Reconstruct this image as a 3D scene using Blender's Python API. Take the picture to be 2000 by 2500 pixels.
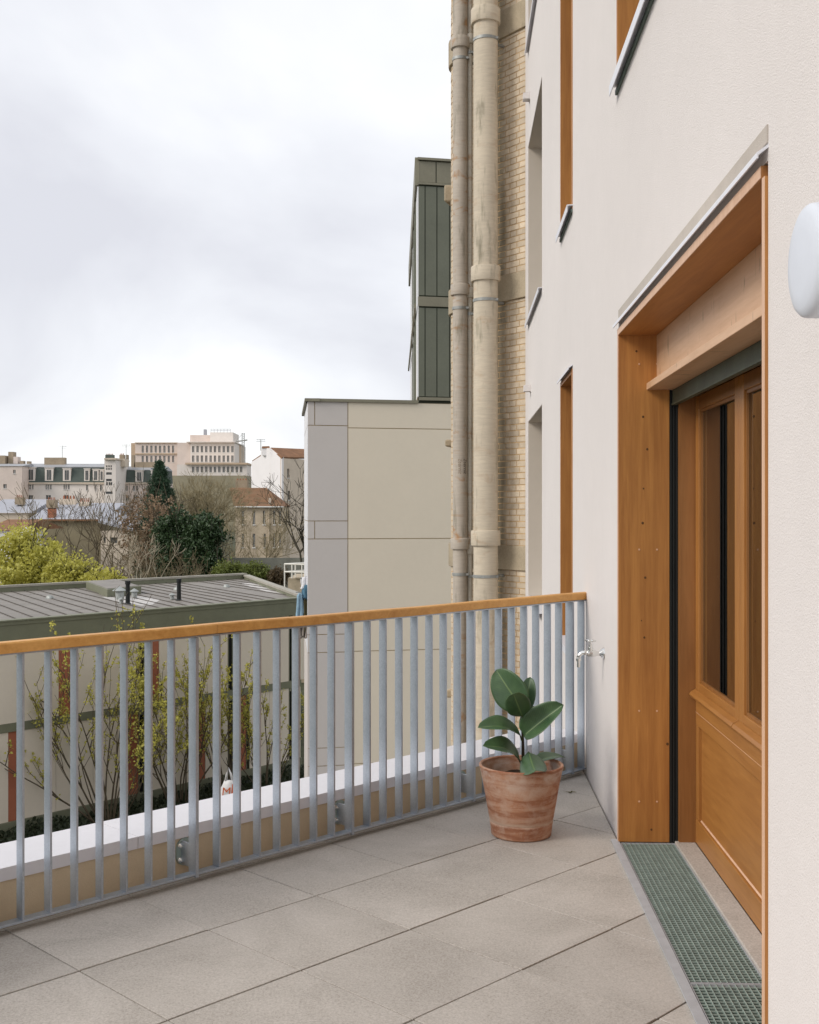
import bpy, bmesh, math, random
import numpy as np
from mathutils import Vector, Matrix, noise as mnoise

for o in list(bpy.data.objects):
    bpy.data.objects.remove(o)
S = bpy.context.scene
COL = S.collection
F = 2780.0            # focal length in photograph pixels (2000 wide)
H = 1.5               # eye height above the terrace paving

# ------------------------------------------------------------------ camera
cam = bpy.data.cameras.new('camera')
cam.sensor_fit = 'HORIZONTAL'; cam.sensor_width = 36.0
cam.lens = 36.0 * F / 2000.0
cam.clip_start = 0.05; cam.clip_end = 4000
co = bpy.data.objects.new('camera', cam); COL.objects.link(co)
co.location = (0, 0, H); co.rotation_euler = (math.pi / 2, 0, 0)
S.camera = co

# ------------------------------------------------------------------ sky + sun
SUN_FROM = Vector((-0.78, -0.36, 0.58)).normalized()
W = bpy.data.worlds.new('World'); S.world = W; W.use_nodes = True
nt = W.node_tree; nt.nodes.clear()
def wn(t, **k):
    n = nt.nodes.new(t)
    for a, b in k.items():
        if a.startswith('i_'): n.inputs[int(a[2:])].default_value = b
        else: setattr(n, a, b)
    return n
wl = nt.links.new
tc = wn('ShaderNodeTexCoord')
sep = wn('ShaderNodeSeparateXYZ'); wl(tc.outputs['Generated'], sep.inputs[0])
ab = wn('ShaderNodeMath', operation='ABSOLUTE'); wl(sep.outputs[2], ab.inputs[0])
ad = wn('ShaderNodeMath', operation='ADD', i_1=0.30); wl(ab.outputs[0], ad.inputs[0])
dx = wn('ShaderNodeMath', operation='DIVIDE'); wl(sep.outputs[0], dx.inputs[0]); wl(ad.outputs[0], dx.inputs[1])
dy = wn('ShaderNodeMath', operation='DIVIDE'); wl(sep.outputs[1], dy.inputs[0]); wl(ad.outputs[0], dy.inputs[1])
cmb = wn('ShaderNodeCombineXYZ'); wl(dx.outputs[0], cmb.inputs[0]); wl(dy.outputs[0], cmb.inputs[1])
mp = wn('ShaderNodeMapping'); wl(cmb.outputs[0], mp.inputs[0])
mp.inputs['Location'].default_value = (14.2, 0.8, 0)
mp.inputs['Scale'].default_value = (1.25, 0.85, 1)
n1 = wn('ShaderNodeTexNoise'); wl(mp.outputs[0], n1.inputs['Vector'])
n1.inputs['Scale'].default_value = 1.15; n1.inputs['Detail'].default_value = 6.0; n1.inputs['Roughness'].default_value = 0.47
n1.inputs['Distortion'].default_value = 0.35
r1 = wn('ShaderNodeValToRGB'); wl(n1.outputs['Fac'], r1.inputs[0])
e = r1.color_ramp.elements
e[0].position = 0.33; e[0].color = (5.9, 5.95, 6.4, 1)
e[1].position = 0.62; e[1].color = (8.5, 8.55, 8.55, 1)
m_ = r1.color_ramp.elements.new(0.47); m_.color = (7.1, 7.2, 7.55, 1)
sky = wn('ShaderNodeTexSky', sky_type='NISHITA')
sky.sun_disc = False
sky.sun_elevation = math.asin(SUN_FROM.z); sky.sun_rotation = math.atan2(SUN_FROM.x, SUN_FROM.y)
mx = wn('ShaderNodeMixRGB'); mx.inputs[0].default_value = 0.93
wl(sky.outputs[0], mx.inputs[1]); wl(r1.outputs[0], mx.inputs[2])
bg = wn('ShaderNodeBackground'); bg.inputs['Strength'].default_value = 0.1
wl(mx.outputs[0], bg.inputs[0])
wo = wn('ShaderNodeOutputWorld'); wl(bg.outputs[0], wo.inputs[0])

sl = bpy.data.lights.new('sun', 'SUN'); sl.energy = 1.5; sl.angle = math.radians(24); sl.color = (1.0, 0.93, 0.84)
so = bpy.data.objects.new('sun', sl); COL.objects.link(so); so.location = (-20, -10, 30)
so.rotation_euler = (-SUN_FROM).to_track_quat('-Z', 'Y').to_euler()

S.view_settings.view_transform = 'Standard'; S.view_settings.look = 'None'
S.view_settings.exposure = 0.42; S.view_settings.gamma = 1.0
S.view_settings.use_curve_mapping = False
S.cycles.max_bounces = 8; S.cycles.diffuse_bounces = 5; S.cycles.transmission_bounces = 6
S.cycles.sample_clamp_indirect = 6.0

# ------------------------------------------------------------------ helpers
def P(px, py, Y):
    """world point at depth Y that the photograph shows at (px, py)"""
    return Vector(((px - 1000) / F * Y, Y, H - (py - 1250) / F * Y))
def zat(py, Y): return H - (py - 1250) / F * Y
def xat(px, Y): return (px - 1000) / F * Y

ORG = {}
class MB:
    def __init__(s): s.v = []; s.f = []; s.uv = None
    def add(s, vs, fs):
        b = len(s.v); s.v.extend([tuple(v) for v in vs]); s.f.extend([tuple(b + i for i in f) for f in fs]); return s
    def box(s, a, b, fr=None):
        (x0, y0, z0), (x1, y1, z1) = a, b
        vs = [(x0,y0,z0),(x1,y0,z0),(x1,y1,z0),(x0,y1,z0),(x0,y0,z1),(x1,y0,z1),(x1,y1,z1),(x0,y1,z1)]
        if fr: vs = [fr(*v) for v in vs]
        return s.add(vs, [(0,3,2,1),(4,5,6,7),(0,1,5,4),(1,2,6,5),(2,3,7,6),(3,0,4,7)])
    def prism(s, poly, z0, z1):
        n = len(poly)
        vs = [(p[0],p[1],z0) for p in poly] + [(p[0],p[1],z1) for p in poly]
        return s.add(vs, [tuple(range(n-1,-1,-1)), tuple(range(n,2*n))] + [(i,(i+1)%n,n+(i+1)%n,n+i) for i in range(n)])
    def extrude(s, prof, fr, u0, u1):
        """profile points (a,b) swept along u; fr(u,a,b)->xyz"""
        n = len(prof)
        vs = [fr(u0,a,b) for a,b in prof] + [fr(u1,a,b) for a,b in prof]
        return s.add(vs, [tuple(range(n-1,-1,-1)), tuple(range(n,2*n))] + [(i,(i+1)%n,n+(i+1)%n,n+i) for i in range(n)])
    def tube(s, p0, p1, r0, r1=None, n=12, caps=True):
        p0 = Vector(p0); p1 = Vector(p1); r1 = r0 if r1 is None else r1
        d = (p1 - p0)
        if d.length < 1e-9: return s
        d.normalize()
        a = d.orthogonal().normalized(); b = d.cross(a)
        vs = []
        for p, r in ((p0, r0), (p1, r1)):
            for i in range(n):
                t = 2*math.pi*i/n; vs.append(p + a*(r*math.cos(t)) + b*(r*math.sin(t)))
        fs = [(i,(i+1)%n,n+(i+1)%n,n+i) for i in range(n)]
        if caps: fs += [tuple(range(n-1,-1,-1)), tuple(range(n,2*n))]
        return s.add(vs, fs)
    def path(s, pts, r, n=10):
        pts = [Vector(p) for p in pts]
        rs = r if isinstance(r, (list, tuple)) else [r]*len(pts)
        d0 = (pts[1]-pts[0]).normalized(); a = d0.orthogonal().normalized()
        vs = []
        for k, p in enumerate(pts):
            d = (pts[min(k+1,len(pts)-1)] - pts[max(k-1,0)]).normalized()
            a = (a - d*a.dot(d)).normalized(); b = d.cross(a)
            for i in range(n):
                t = 2*math.pi*i/n; vs.append(p + a*(rs[k]*math.cos(t)) + b*(rs[k]*math.sin(t)))
        m = len(pts)
        fs = [(k*n+i, k*n+(i+1)%n, (k+1)*n+(i+1)%n, (k+1)*n+i) for k in range(m-1) for i in range(n)]
        fs += [tuple(range(n-1,-1,-1)), tuple(range((m-1)*n, m*n))]
        return s.add(vs, fs)
    def lathe(s, prof, c, n=48, axis=None):
        """prof: (r,h) list; c centre; axis: unit Vector (default z)"""
        ax = Vector((0,0,1)) if axis is None else Vector(axis).normalized()
        a = ax.orthogonal().normalized(); b = ax.cross(a); c = Vector(c)
        vs = []
        for r, h in prof:
            for i in range(n):
                t = 2*math.pi*i/n; vs.append(c + ax*h + a*(r*math.cos(t)) + b*(r*math.sin(t)))
        fs = [(k*n+i, k*n+(i+1)%n, (k+1)*n+(i+1)%n, (k+1)*n+i) for k in range(len(prof)-1) for i in range(n)]
        return s.add(vs, fs)
    def build(s, name, mat, parent=None, label=None, cat=None, group=None, kind=None, smooth=False, bevel=0, solid=0):
        v = np.array(s.v, dtype=float)
        if parent is not None: org = Vector(ORG[parent.name])
        else:
            lo = v.min(0); hi = v.max(0); org = Vector(((lo[0]+hi[0])/2, (lo[1]+hi[1])/2, lo[2]))
        me = bpy.data.meshes.new(name)
        me.from_pydata((v - np.array(org)).tolist(), [], s.f)
        if s.uv is not None:
            ul = me.uv_layers.new(name='UVMap'); idx = np.zeros(len(me.loops), dtype=np.int32)
            me.loops.foreach_get('vertex_index', idx)
            ul.data.foreach_set('uv', np.array(s.uv, dtype=np.float32)[idx].ravel())
        me.materials.append(mat)
        if smooth:
            me.polygons.foreach_set('use_smooth', [True]*len(me.polygons))
        o = bpy.data.objects.new(name, me); COL.objects.link(o)
        if parent is not None: o.parent = parent
        else: o.location = org
        ORG[o.name] = tuple(org)
        fix_normals(me)
        if smooth == 'auto':
            m = o.modifiers.new('split', 'EDGE_SPLIT'); m.split_angle = math.radians(35)
        if bevel:
            m = o.modifiers.new('bevel', 'BEVEL'); m.width = bevel; m.segments = 2; m.limit_method = 'ANGLE'; m.angle_limit = math.radians(40)
        if solid:
            m = o.modifiers.new('thick', 'SOLIDIFY'); m.thickness = solid; m.offset = 0
        tag(o, label, cat, group, kind)
        return o
def fix_normals(me):
    if len(me.polygons) > 20000: return
    b = bmesh.new(); b.from_mesh(me); bmesh.ops.recalc_face_normals(b, faces=b.faces); b.to_mesh(me); b.free()
def tag(o, label=None, cat=None, group=None, kind=None):
    if label: o['label'] = label
    if cat: o['category'] = cat
    if group: o['group'] = group
    if kind: o['kind'] = kind
    return o
def thing(name, loc, label, cat, group=None):
    o = bpy.data.objects.new(name, None); COL.objects.link(o)
    o.empty_display_size = 0.2
    o.location = loc; ORG[o.name] = tuple(loc)
    return tag(o, label, cat, group)
def inst(name, mesh, parent, loc, rotz=0.0, scale=None):
    """a repeat that shares mesh data; loc in world space"""
    o = bpy.data.objects.new(name, mesh); COL.objects.link(o)
    o.parent = parent; o.location = Vector(loc) - Vector(ORG[parent.name]); o.rotation_euler = (0, 0, rotz)
    if scale: o.scale = scale
    ORG[o.name] = tuple(loc)
    return o
def raw_mesh(name, mb, mat):
    me = bpy.data.meshes.new(name); me.from_pydata([tuple(v) for v in mb.v], [], mb.f); me.materials.append(mat); fix_normals(me); return me

# ------------------------------------------------------------------ materials
def L(c):
    return tuple(((x/255)/12.92 if x/255 <= .04045 else ((x/255+.055)/1.055)**2.4) for x in c)
class NT:
    def __init__(s, name):
        s.m = bpy.data.materials.new(name); s.m.use_nodes = True
        s.t = s.m.node_tree; s.b = s.t.nodes['Principled BSDF']
    def n(s, t, **k):
        x = s.t.nodes.new(t)
        for a, b in k.items(): setattr(x, a, b)
        return x
    def l(s, a, b): s.t.links.new(a, b)
    def coords(s, scale=(1,1,1), rot=(0,0,0), src='Object', loc=(0,0,0)):
        tcn = s.n('ShaderNodeTexCoord'); mpn = s.n('ShaderNodeMapping')
        mpn.inputs['Scale'].default_value = scale; mpn.inputs['Rotation'].default_value = rot; mpn.inputs['Location'].default_value = loc
        s.l(tcn.outputs[src], mpn.inputs[0]); return mpn.outputs[0]
    def noise(s, vec, scale, detail=4, rough=.55, dist=0):
        x = s.n('ShaderNodeTexNoise'); x.inputs['Scale'].default_value = scale; x.inputs['Detail'].default_value = detail
        x.inputs['Roughness'].default_value = rough; x.inputs['Distortion'].default_value = dist
        if vec is not None: s.l(vec, x.inputs['Vector'])
        return x.outputs['Fac']
    def ramp(s, fac, stops):
        r = s.n('ShaderNodeValToRGB'); s.l(fac, r.inputs[0])
        el = r.color_ramp.elements
        while len(el) < len(stops): el.new(.5)
        for q, (p, c) in zip(el, stops):
            q.position = p; q.color = (c[0], c[1], c[2], 1) if hasattr(c, '__len__') else (c, c, c, 1)
        return r.outputs[0]
    def mix(s, fac, a, b, mode='MIX'):
        x = s.n('ShaderNodeMixRGB', blend_type=mode)
        for i, q in ((0, fac), (1, a), (2, b)):
            if hasattr(q, 'is_linked') or hasattr(q, 'links'): s.l(q, x.inputs[i])
            elif hasattr(q, '__len__'): x.inputs[i].default_value = (q[0], q[1], q[2], 1)
            else: x.inputs[i].default_value = q
        return x.outputs[0]
    def math(s, op, a, b=None, c=None):
        x = s.n('ShaderNodeMath', operation=op)
        for i, q in ((0, a), (1, b), (2, c)):
            if q is None: continue
            if hasattr(q, 'links'): s.l(q, x.inputs[i])
            else: x.inputs[i].default_value = q
        return x.outputs[0]
    def bump(s, fac, strength=.3, dist=.01):
        x = s.n('ShaderNodeBump'); x.inputs['Strength'].default_value = strength; x.inputs['Distance'].default_value = dist
        s.l(fac, x.inputs['Height']); s.l(x.outputs[0], s.b.inputs['Normal'])
    def color(s, c):
        if hasattr(c, 'links'): s.l(c, s.b.inputs['Base Color'])
        else: s.b.inputs['Base Color'].default_value = (c[0], c[1], c[2], 1)
    def set(s, **k):
        for a, b in k.items(): s.b.inputs[a.replace('_', ' ')].default_value = b
    def rand(s):
        x = s.n('ShaderNodeObjectInfo'); return x.outputs['Random']

def mottle(name, c, var=.18, scale=3.0, rough=.85, bump=.0, bscale=120, metallic=0, bdist=.003, objvar=0, spec=.3):
    """plain weathered surface: colour drifting around c on two scales, fine relief"""
    k = NT(name); v = k.coords()
    n1 = k.noise(v, scale, 5, .6); n2 = k.noise(v, scale*17, 3, .6)
    f = k.math('ADD', k.math('MULTIPLY', n1, .65), k.math('MULTIPLY', n2, .35))
    lo = tuple(x*(1-var) for x in c); hi = tuple(min(1, x*(1+var)) for x in c)
    colr = k.ramp(f, [(.33, lo), (.67, hi)])
    if objvar:
        h = k.n('ShaderNodeHueSaturation'); k.l(colr, h.inputs['Color'])
        k.l(k.math('ADD', k.math('MULTIPLY', k.rand(), objvar*2), 1-objvar), h.inputs['Value']); colr = h.outputs[0]
    k.color(colr); k.set(Roughness=rough, Metallic=metallic); k.b.inputs['Specular IOR Level'].default_value = spec
    if bump: k.bump(k.noise(v, bscale, 3, .6), bump, bdist)
    return k.m

def wood(name, light, dark, axis='z', rot=0.0, rough=.5, knots=True, scale=1.0, drips=False):
    k = NT(name)
    sc = {'x': (1.0, 16, 16), 'y': (16, 1.0, 16), 'z': (16, 16, .9)}[axis]
    sc = tuple(q*scale for q in sc)
    v = k.coords(sc, (0, 0, rot)); vf = k.coords(tuple(q*6 for q in sc), (0, 0, rot)); vo = k.coords((1,1,1), (0,0,rot))
    g = k.noise(v, 1.0, 5, .6, 1.2); g2 = k.noise(vf, 1.0, 3, .6); big = k.noise(vo, 1.7, 3)
    f = k.math('ADD', k.math('ADD', k.math('MULTIPLY', g, .5), k.math('MULTIPLY', g2, .25)), k.math('MULTIPLY', big, .25))
    c = k.ramp(f, [(.36, dark), (.5, tuple((a+b)/2 for a, b in zip(light, dark))), (.64, light)])
    if knots:
        ks = {'x': (1.6, 5.5, 5.5), 'y': (5.5, 1.6, 5.5), 'z': (5.5, 5.5, 1.9)}[axis]
        vk = k.coords(ks, (0, 0, rot), loc=(.3, .1, .2))
        vo_ = k.n('ShaderNodeTexVoronoi'); vo_.inputs['Scale'].default_value = 1.0; vo_.inputs['Randomness'].default_value = .9; k.l(vk, vo_.inputs['Vector'])
        kn = k.ramp(vo_.outputs['Distance'], [(.03, (1,1,1)), (.085, (0,0,0))])
        halo = k.ramp(vo_.outputs['Distance'], [(.05, (1,1,1)), (.22, (0,0,0))])
        c = k.mix(k.math('MULTIPLY', halo, .35), c, tuple(x*.55 for x in dark))
        c = k.mix(k.math('MULTIPLY', kn, .85), c, (.035, .018, .008))
    if drips:
        dr = k.noise(k.coords((9, 38, 7)), 1.0, 2, .5); c = k.mix(k.math('MULTIPLY', k.ramp(dr, [(.66, (0,0,0)), (.72, (1,1,1))]), .55), c, (.16, .085, .035))
    k.color(c); k.set(Roughness=rough); k.bump(g2, .12, .002)
    return k.m

M = {}
# facade render: pale warm, slightly grainy
def plaster(name, c, grain=.35, var=.05):
    k = NT(name); v = k.coords()
    big = k.noise(v, .7, 4, .6); mid = k.noise(v, 9, 4, .65); fine = k.noise(v, 210, 3, .7)
    f = k.math('ADD', k.math('MULTIPLY', big, .5), k.math('ADD', k.math('MULTIPLY', mid, .25), k.math('MULTIPLY', fine, .25)))
    k.color(k.ramp(f, [(.35, tuple(x*(1-var*2) for x in c)), (.65, tuple(min(.9, x*(1+var)) for x in c))]))
    k.set(Roughness=.92); k.b.inputs['Specular IOR Level'].default_value = .15
    k.bump(fine, grain, .004); return k.m
M['plaster'] = plaster('facade_render', (.735, .695, .675), .8, .022)
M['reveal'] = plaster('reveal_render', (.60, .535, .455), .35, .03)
M['plaster_in'] = plaster('parapet_render', (.62, .50, .345), .5, .08)
M['shaded_render_edge'] = plaster('shaded_render_edge', (.52, .47, .42), .6, .1)
M['jamb'] = wood('larch_jamb', (.48, .215, .052), (.30, .115, .024), 'z', knots=False)
M['jambH'] = wood('larch_soffit', (.47, .21, .058), (.33, .132, .034), 'y')
M['pale_wood'] = wood('spruce_lintel', (.66, .43, .27), (.52, .31, .17), 'y', knots=False, drips=True)
M['edge_wood'] = wood('pale_edge_wood', (.70, .46, .31), (.56, .33, .2), 'z', knots=False)
M['doorwood'] = wood('oiled_door_wood', (.40, .18, .045), (.29, .118, .026), 'z', knots=False, rough=.4)
M['doorwoodH'] = wood('oiled_door_rail_wood', (.40, .18, .045), (.29, .118, .026), 'y', knots=False, rough=.4)
M['redwood'] = wood('dark_red_frame_wood', (.31, .135, .038), (.20, .078, .018), 'z', knots=False, rough=.45)
M['handrail'] = wood('larch_handrail', (.70, .38, .115), (.50, .235, .055), 'x', rot=math.radians(-45.5), rough=.5)
M['black'] = mottle('black_rubber', (.012, .014, .014), .2, rough=.5)
M['white_metal'] = mottle('white_aluminium', (.70, .71, .76), .04, 2, .38, metallic=0.0)
M['coping'] = mottle('brushed_aluminium_coping', (.74, .73, .76), .04, 1.5, .45, metallic=.25)
M['greenmetal'] = mottle('grey_green_blind', (.065, .075, .05), .3, 8, .6)
def galv():
    k = NT('galvanised_steel'); v = k.coords()
    vo_ = k.n('ShaderNodeTexVoronoi'); vo_.inputs['Scale'].default_value = 160; k.l(v, vo_.inputs['Vector'])
    n1 = k.noise(v, 6, 5, .65); n2 = k.noise(v, 160, 3, .6)
    f = k.math('ADD', k.math('MULTIPLY', n1, .45), k.math('ADD', k.math('MULTIPLY', n2, .3), k.math('MULTIPLY', vo_.outputs['Distance'], .12)))
    k.color(k.ramp(f, [(.28, (.36, .405, .465)), (.60, (.53, .58, .65))]))
    k.set(Metallic=.75, Roughness=.42); k.bump(n2, .06, .001); return k.m
M['galv'] = galv(); M['knot'] = mottle('dark_knot', (.10, .045, .016), .3, 60, .6)
M['galv_dark'] = mottle('weathered_grating_steel', (.115, .155, .135), .25, 20, .6, metallic=.1)
M['grate'] = mottle('green_grey_grating', (.33, .40, .365), .2, 20, .55, metallic=.2)
M['galv_flat'] = mottle('dull_zinc_strip', (.46, .475, .50), .12, 14, .55, metallic=.25)
def tilemat():
    k = NT('concrete_paver'); v = k.coords()
    oi = k.n('ShaderNodeObjectInfo')
    off = k.n('ShaderNodeVectorMath', operation='ADD'); k.l(v, off.inputs[0])
    cx = k.n('ShaderNodeCombineXYZ'); k.l(k.math('MULTIPLY', oi.outputs['Random'], 37.0), cx.inputs[0]); k.l(k.math('MULTIPLY', oi.outputs['Random'], 11.0), cx.inputs[1]); k.l(cx.outputs[0], off.inputs[1])
    w = off.outputs[0]
    n1 = k.noise(w, 2.2, 5, .62, .6); n2 = k.noise(w, 60, 4, .75); n3 = k.noise(w, 130, 3, .85)
    f = k.math('ADD', k.math('MULTIPLY', n1, .30), k.math('ADD', k.math('MULTIPLY', n2, .20), k.math('MULTIPLY', n3, .50)))
    c = k.ramp(f, [(.36, (.27, .245, .215)), (.5, (.43, .397, .36)), (.66, (.57, .53, .49))])
    h = k.n('ShaderNodeHueSaturation'); k.l(c, h.inputs['Color'])
    k.l(k.math('ADD', k.math('MULTIPLY', oi.outputs['Random'], .14), .93), h.inputs['Value'])
    k.color(h.outputs[0]); k.set(Roughness=.8); k.b.inputs['Specular IOR Level'].default_value = .3
    k.bump(n3, .25, .002); return k.m
M['tile'] = tilemat()
M['joint'] = mottle('joint_sand', (.27, .23, .175), .3, 30, .95)
def terracotta():
    k = NT('weathered_terracotta')
    v = k.coords((1.6, 1.6, 11)); vo = k.coords()
    band = k.noise(v, 2.0, 5, .62, .5); blot = k.noise(vo, 16, 5, .7, .4); fine = k.noise(vo, 140, 3, .6); bl2 = k.noise(k.coords((1,1,1.6), loc=(5,2,1)), 9, 4, .6)
    c = k.ramp(band, [(.34, (.26, .098, .050)), (.46, (.36, .158, .085)), (.60, (.47, .24, .14))])
    lime = k.ramp(k.math('ADD', k.math('MULTIPLY', band, .55), k.math('MULTIPLY', blot, .55)), [(.50, (0,0,0)), (.68, (1,1,1))])
    c = k.mix(k.math('MULTIPLY', lime, .7), c, (.56, .42, .33))
    tc_ = k.n('ShaderNodeTexCoord'); sp = k.n('ShaderNodeSeparateXYZ'); k.l(tc_.outputs['Object'], sp.inputs[0])
    # lime bloom tide mark low on the pot and under the rim, rim itself clean
    zz = k.math('ADD', sp.outputs[2], k.math('MULTIPLY', k.math('SUBTRACT', blot, .5), .035))
    tide = k.ramp(zz, [(.060, (0,0,0)), (.072, (1,1,1)), (.078, (1,1,1)), (.088, (0,0,0))])
    c = k.mix(k.math('MULTIPLY', tide, .55), c, (.60, .48, .38))
    up = k.ramp(zz, [(.235, (0,0,0)), (.29, (1,1,1)), (.312, (1,1,1)), (.318, (0,0,0))])
    c = k.mix(k.math('MULTIPLY', k.math('MULTIPLY', up, k.ramp(bl2, [(.42, (0,0,0)), (.6, (1,1,1))])), .75), c, (.60, .50, .43))
    k.color(k.mix(k.math('MULTIPLY', fine, .25), c, (.2, .09, .05))); k.set(Roughness=.85); k.bump(fine, .15, .002); return k.m
M['terracotta'] = terracotta()
M['soil'] = mottle('potting_soil', (.035, .022, .014), .5, 40, .95, .6, 90)
def leafmat():
    k = NT('rubber_leaf')
    tcn = k.n('ShaderNodeTexCoord'); sp = k.n('ShaderNodeSeparateXYZ'); k.l(tcn.outputs['UV'], sp.inputs[0])
    q = k.math('ABSOLUTE', k.math('SUBTRACT', k.math('MULTIPLY', sp.outputs[1], 2.0), 1.0))
    w = k.n('ShaderNodeTexWave'); w.wave_type = 'BANDS'; w.bands_direction = 'X'
    cx = k.n('ShaderNodeCombineXYZ'); k.l(k.math('SUBTRACT', sp.outputs[0], k.math('MULTIPLY', q, .12)), cx.inputs[0])
    w.inputs['Scale'].default_value = 8.5; w.inputs['Distortion'].default_value = .3; k.l(cx.outputs[0], w.inputs['Vector'])
    nz = k.noise(k.coords(), 14, 4)
    c = k.ramp(nz, [(.3, (.030, .070, .030)), (.7, (.070, .135, .055))])
    c = k.mix(k.math('MULTIPLY', k.ramp(w.outputs['Fac'], [(.55, (0,0,0)), (1, (1,1,1))]), .35), c, (.075, .15, .06))
    rib = k.ramp(q, [(.025, (1,1,1)), (.06, (0,0,0))])
    edge = k.ramp(q, [(.95, (0,0,0)), (1.0, (1,1,1))])
    c = k.mix(k.math('MULTIPLY', rib, .75), c, (.16, .24, .09)); c = k.mix(k.math('MULTIPLY', edge, .3), c, (.14, .2, .08))
    g = k.n('ShaderNodeNewGeometry'); c = k.mix(k.math('MULTIPLY', g.outputs['Backfacing'], .0), c, (.1, .17, .07))
    k.color(c); k.set(Roughness=.40); k.b.inputs['Specular IOR Level'].default_value = .5
    k.bump(w.outputs['Fac'], .2, .002); return k.m
M['leaf'] = leafmat()
M['stem'] = mottle('green_stem', (.05, .075, .02), .4, 20, .6)
M['stem_low'] = mottle('brown_stem', (.03, .022, .014), .4, 20, .7)
M['chrome'] = mottle('chrome', (.82, .82, .80), .03, 5, .16, metallic=1.0)
M['lamp'] = mottle('opal_lamp_plastic', (.60, .635, .70), .02, 3, .4, spec=.4)
def glass():
    k = NT('door_glass'); k.color((.045, .042, .028)); k.set(Roughness=.03, Metallic=0)
    k.b.inputs['Specular IOR Level'].default_value = .9; k.b.inputs['Transmission Weight'].default_value = 0.0
    return k.m
def clearglass():
    k = NT('clear_pane')
    t = k.n('ShaderNodeBsdfTransparent'); t.inputs[0].default_value = (.62, .63, .56, 1)
    g = k.n('ShaderNodeBsdfGlossy'); g.inputs['Roughness'].default_value = .02; g.inputs[0].default_value = (.9, .92, .9, 1)
    fr = k.n('ShaderNodeFresnel'); fr.inputs[0].default_value = 1.5
    f2 = k.math('ADD', k.math('MULTIPLY', fr.outputs[0], 1.5), .05)
    ms = k.n('ShaderNodeMixShader'); k.l(f2, ms.inputs[0]); k.l(t.outputs[0], ms.inputs[1]); k.l(g.outputs[0], ms.inputs[2])
    k.l(ms.outputs[0], k.t.nodes['Material Output'].inputs[0]); return k.m
M['pane'] = clearglass()
M['darkglass'] = glass()
M['curtain'] = mottle('olive_blind_cloth', (.13, .12, .068), .12, 4, .9)
M['room'] = mottle('room_inside', (.20, .17, .12), .1, 2, .9)

# ------------------------------------------------------------------ local frames
# facade: u runs away from the camera along the wall, w into the building
SF = .042 / math.hypot(1, .042); CF = 1 / math.hypot(1, .042); FX = .738
def fac(u, w, z): return (FX + SF*u + CF*w, CF*u - SF*w, z)
def fac_u(px, w=0.0):
    k = (px - 1000)/F       # FX + SF u + CF w = k (CF u - SF w)
    return (FX + CF*w + k*SF*w) / (k*CF - SF)
FROT = -math.asin(SF)
# railing: t from the wall end towards the left, p outwards
RA = math.radians(44.5)
RD = Vector((-math.sin(RA), -math.cos(RA))); RN = Vector((-math.cos(RA), math.sin(RA)))
R0 = Vector((1.015, 6.545))
def rail(t, p, z): return (R0.x + RD.x*t + RN.x*p, R0.y + RD.y*t + RN.y*p, z)
RROT = math.atan2(RD.y, RD.x)

def wall_grid(mb, fr, u0, u1, z0, z1, ops, thick):
    """front face with rectangular holes, reveals and back face; fr(u, w, z)"""
    us = sorted({u0, u1, *[a for o in ops for a in o[:2]]}); zs = sorted({z0, z1, *[a for o in ops for a in o[2:]]})
    us = [u for u in us if u0 <= u <= u1]; zs = [z for z in zs if z0 <= z <= z1]
    def hole(u, z): return any(o[0] < u < o[1] and o[2] < z < o[3] for o in ops)
    for a, b in zip(us, us[1:]):
        for c, d in zip(zs, zs[1:]):
            if hole((a+b)/2, (c+d)/2): continue
            mb.add([fr(a,0,c), fr(b,0,c), fr(b,0,d), fr(a,0,d)], [(0,1,2,3)])
            mb.add([fr(a,thick,c), fr(b,thick,c), fr(b,thick,d), fr(a,thick,d)], [(0,1,2,3)])
    for o in ops:
        a, b, c, d = o
        c = max(c, z0); d = min(d, z1)
        mb.add([fr(a,0,c), fr(a,thick,c), fr(a,thick,d), fr(a,0,d)], [(0,1,2,3)])
        mb.add([fr(b,0,c), fr(b,thick,c), fr(b,thick,d), fr(b,0,d)], [(0,1,2,3)])
        mb.add([fr(a,0,c), fr(b,0,c), fr(b,thick,c), fr(a,thick,c)], [(0,1,2,3)])
        mb.add([fr(a,0,d), fr(b,0,d), fr(b,thick,d), fr(a,thick,d)], [(0,1,2,3)])
    for (a, b, c, d, ax) in ((u0,u0,z0,z1,0), (u1,u1,z0,z1,0)):
        mb.add([fr(a,0,c), fr(a,thick,c), fr(a,thick,d), fr(a,0,d)], [(0,1,2,3)])
    mb.add([fr(u0,0,z1), fr(u1,0,z1), fr(u1,thick,z1), fr(u0,thick,z1)], [(0,1,2,3)])
    return mb

GZ = -8.4     # street-side ground level

# ================================================================== ground
def ground():
    mb = MB(); xs = np.concatenate([np.linspace(-900, -60, 15), np.linspace(-50, 50, 21), np.linspace(60, 900, 15)])
    ys = np.concatenate([np.linspace(-60, 60, 13), np.linspace(70, 420, 36), np.linspace(500, 2500, 12)])
    def hz(y):
        if y < 66: return GZ
        t = min(1, (y-66)/90); return GZ + 2.6*(t*t*(3-2*t)) + max(0, min(1, (y-160)/200))*3.0
    for y in ys:
        for x in xs: mb.v.append((x, y, hz(y)))
    n = len(xs)
    for j in range(len(ys)-1):
        for i in range(n-1): mb.f.append((j*n+i, j*n+i+1, (j+1)*n+i+1, (j+1)*n+i))
    return mb.build('ground', mottle('garden_ground', (.055, .060, .030), .5, .8, .95), kind='structure', smooth=True)
ground()
mb = MB(); mb.prism([(-3.2, -6), (8, -6), (8, 40), (-3.2, 28), (-9.3, 35.0), (-13.3, 31), (-13, 5)], GZ+.004, GZ+.05)
mb.build('courtyard', mottle('courtyard_asphalt', (.06, .06, .058), .25, 2, .9), kind='structure')

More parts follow.
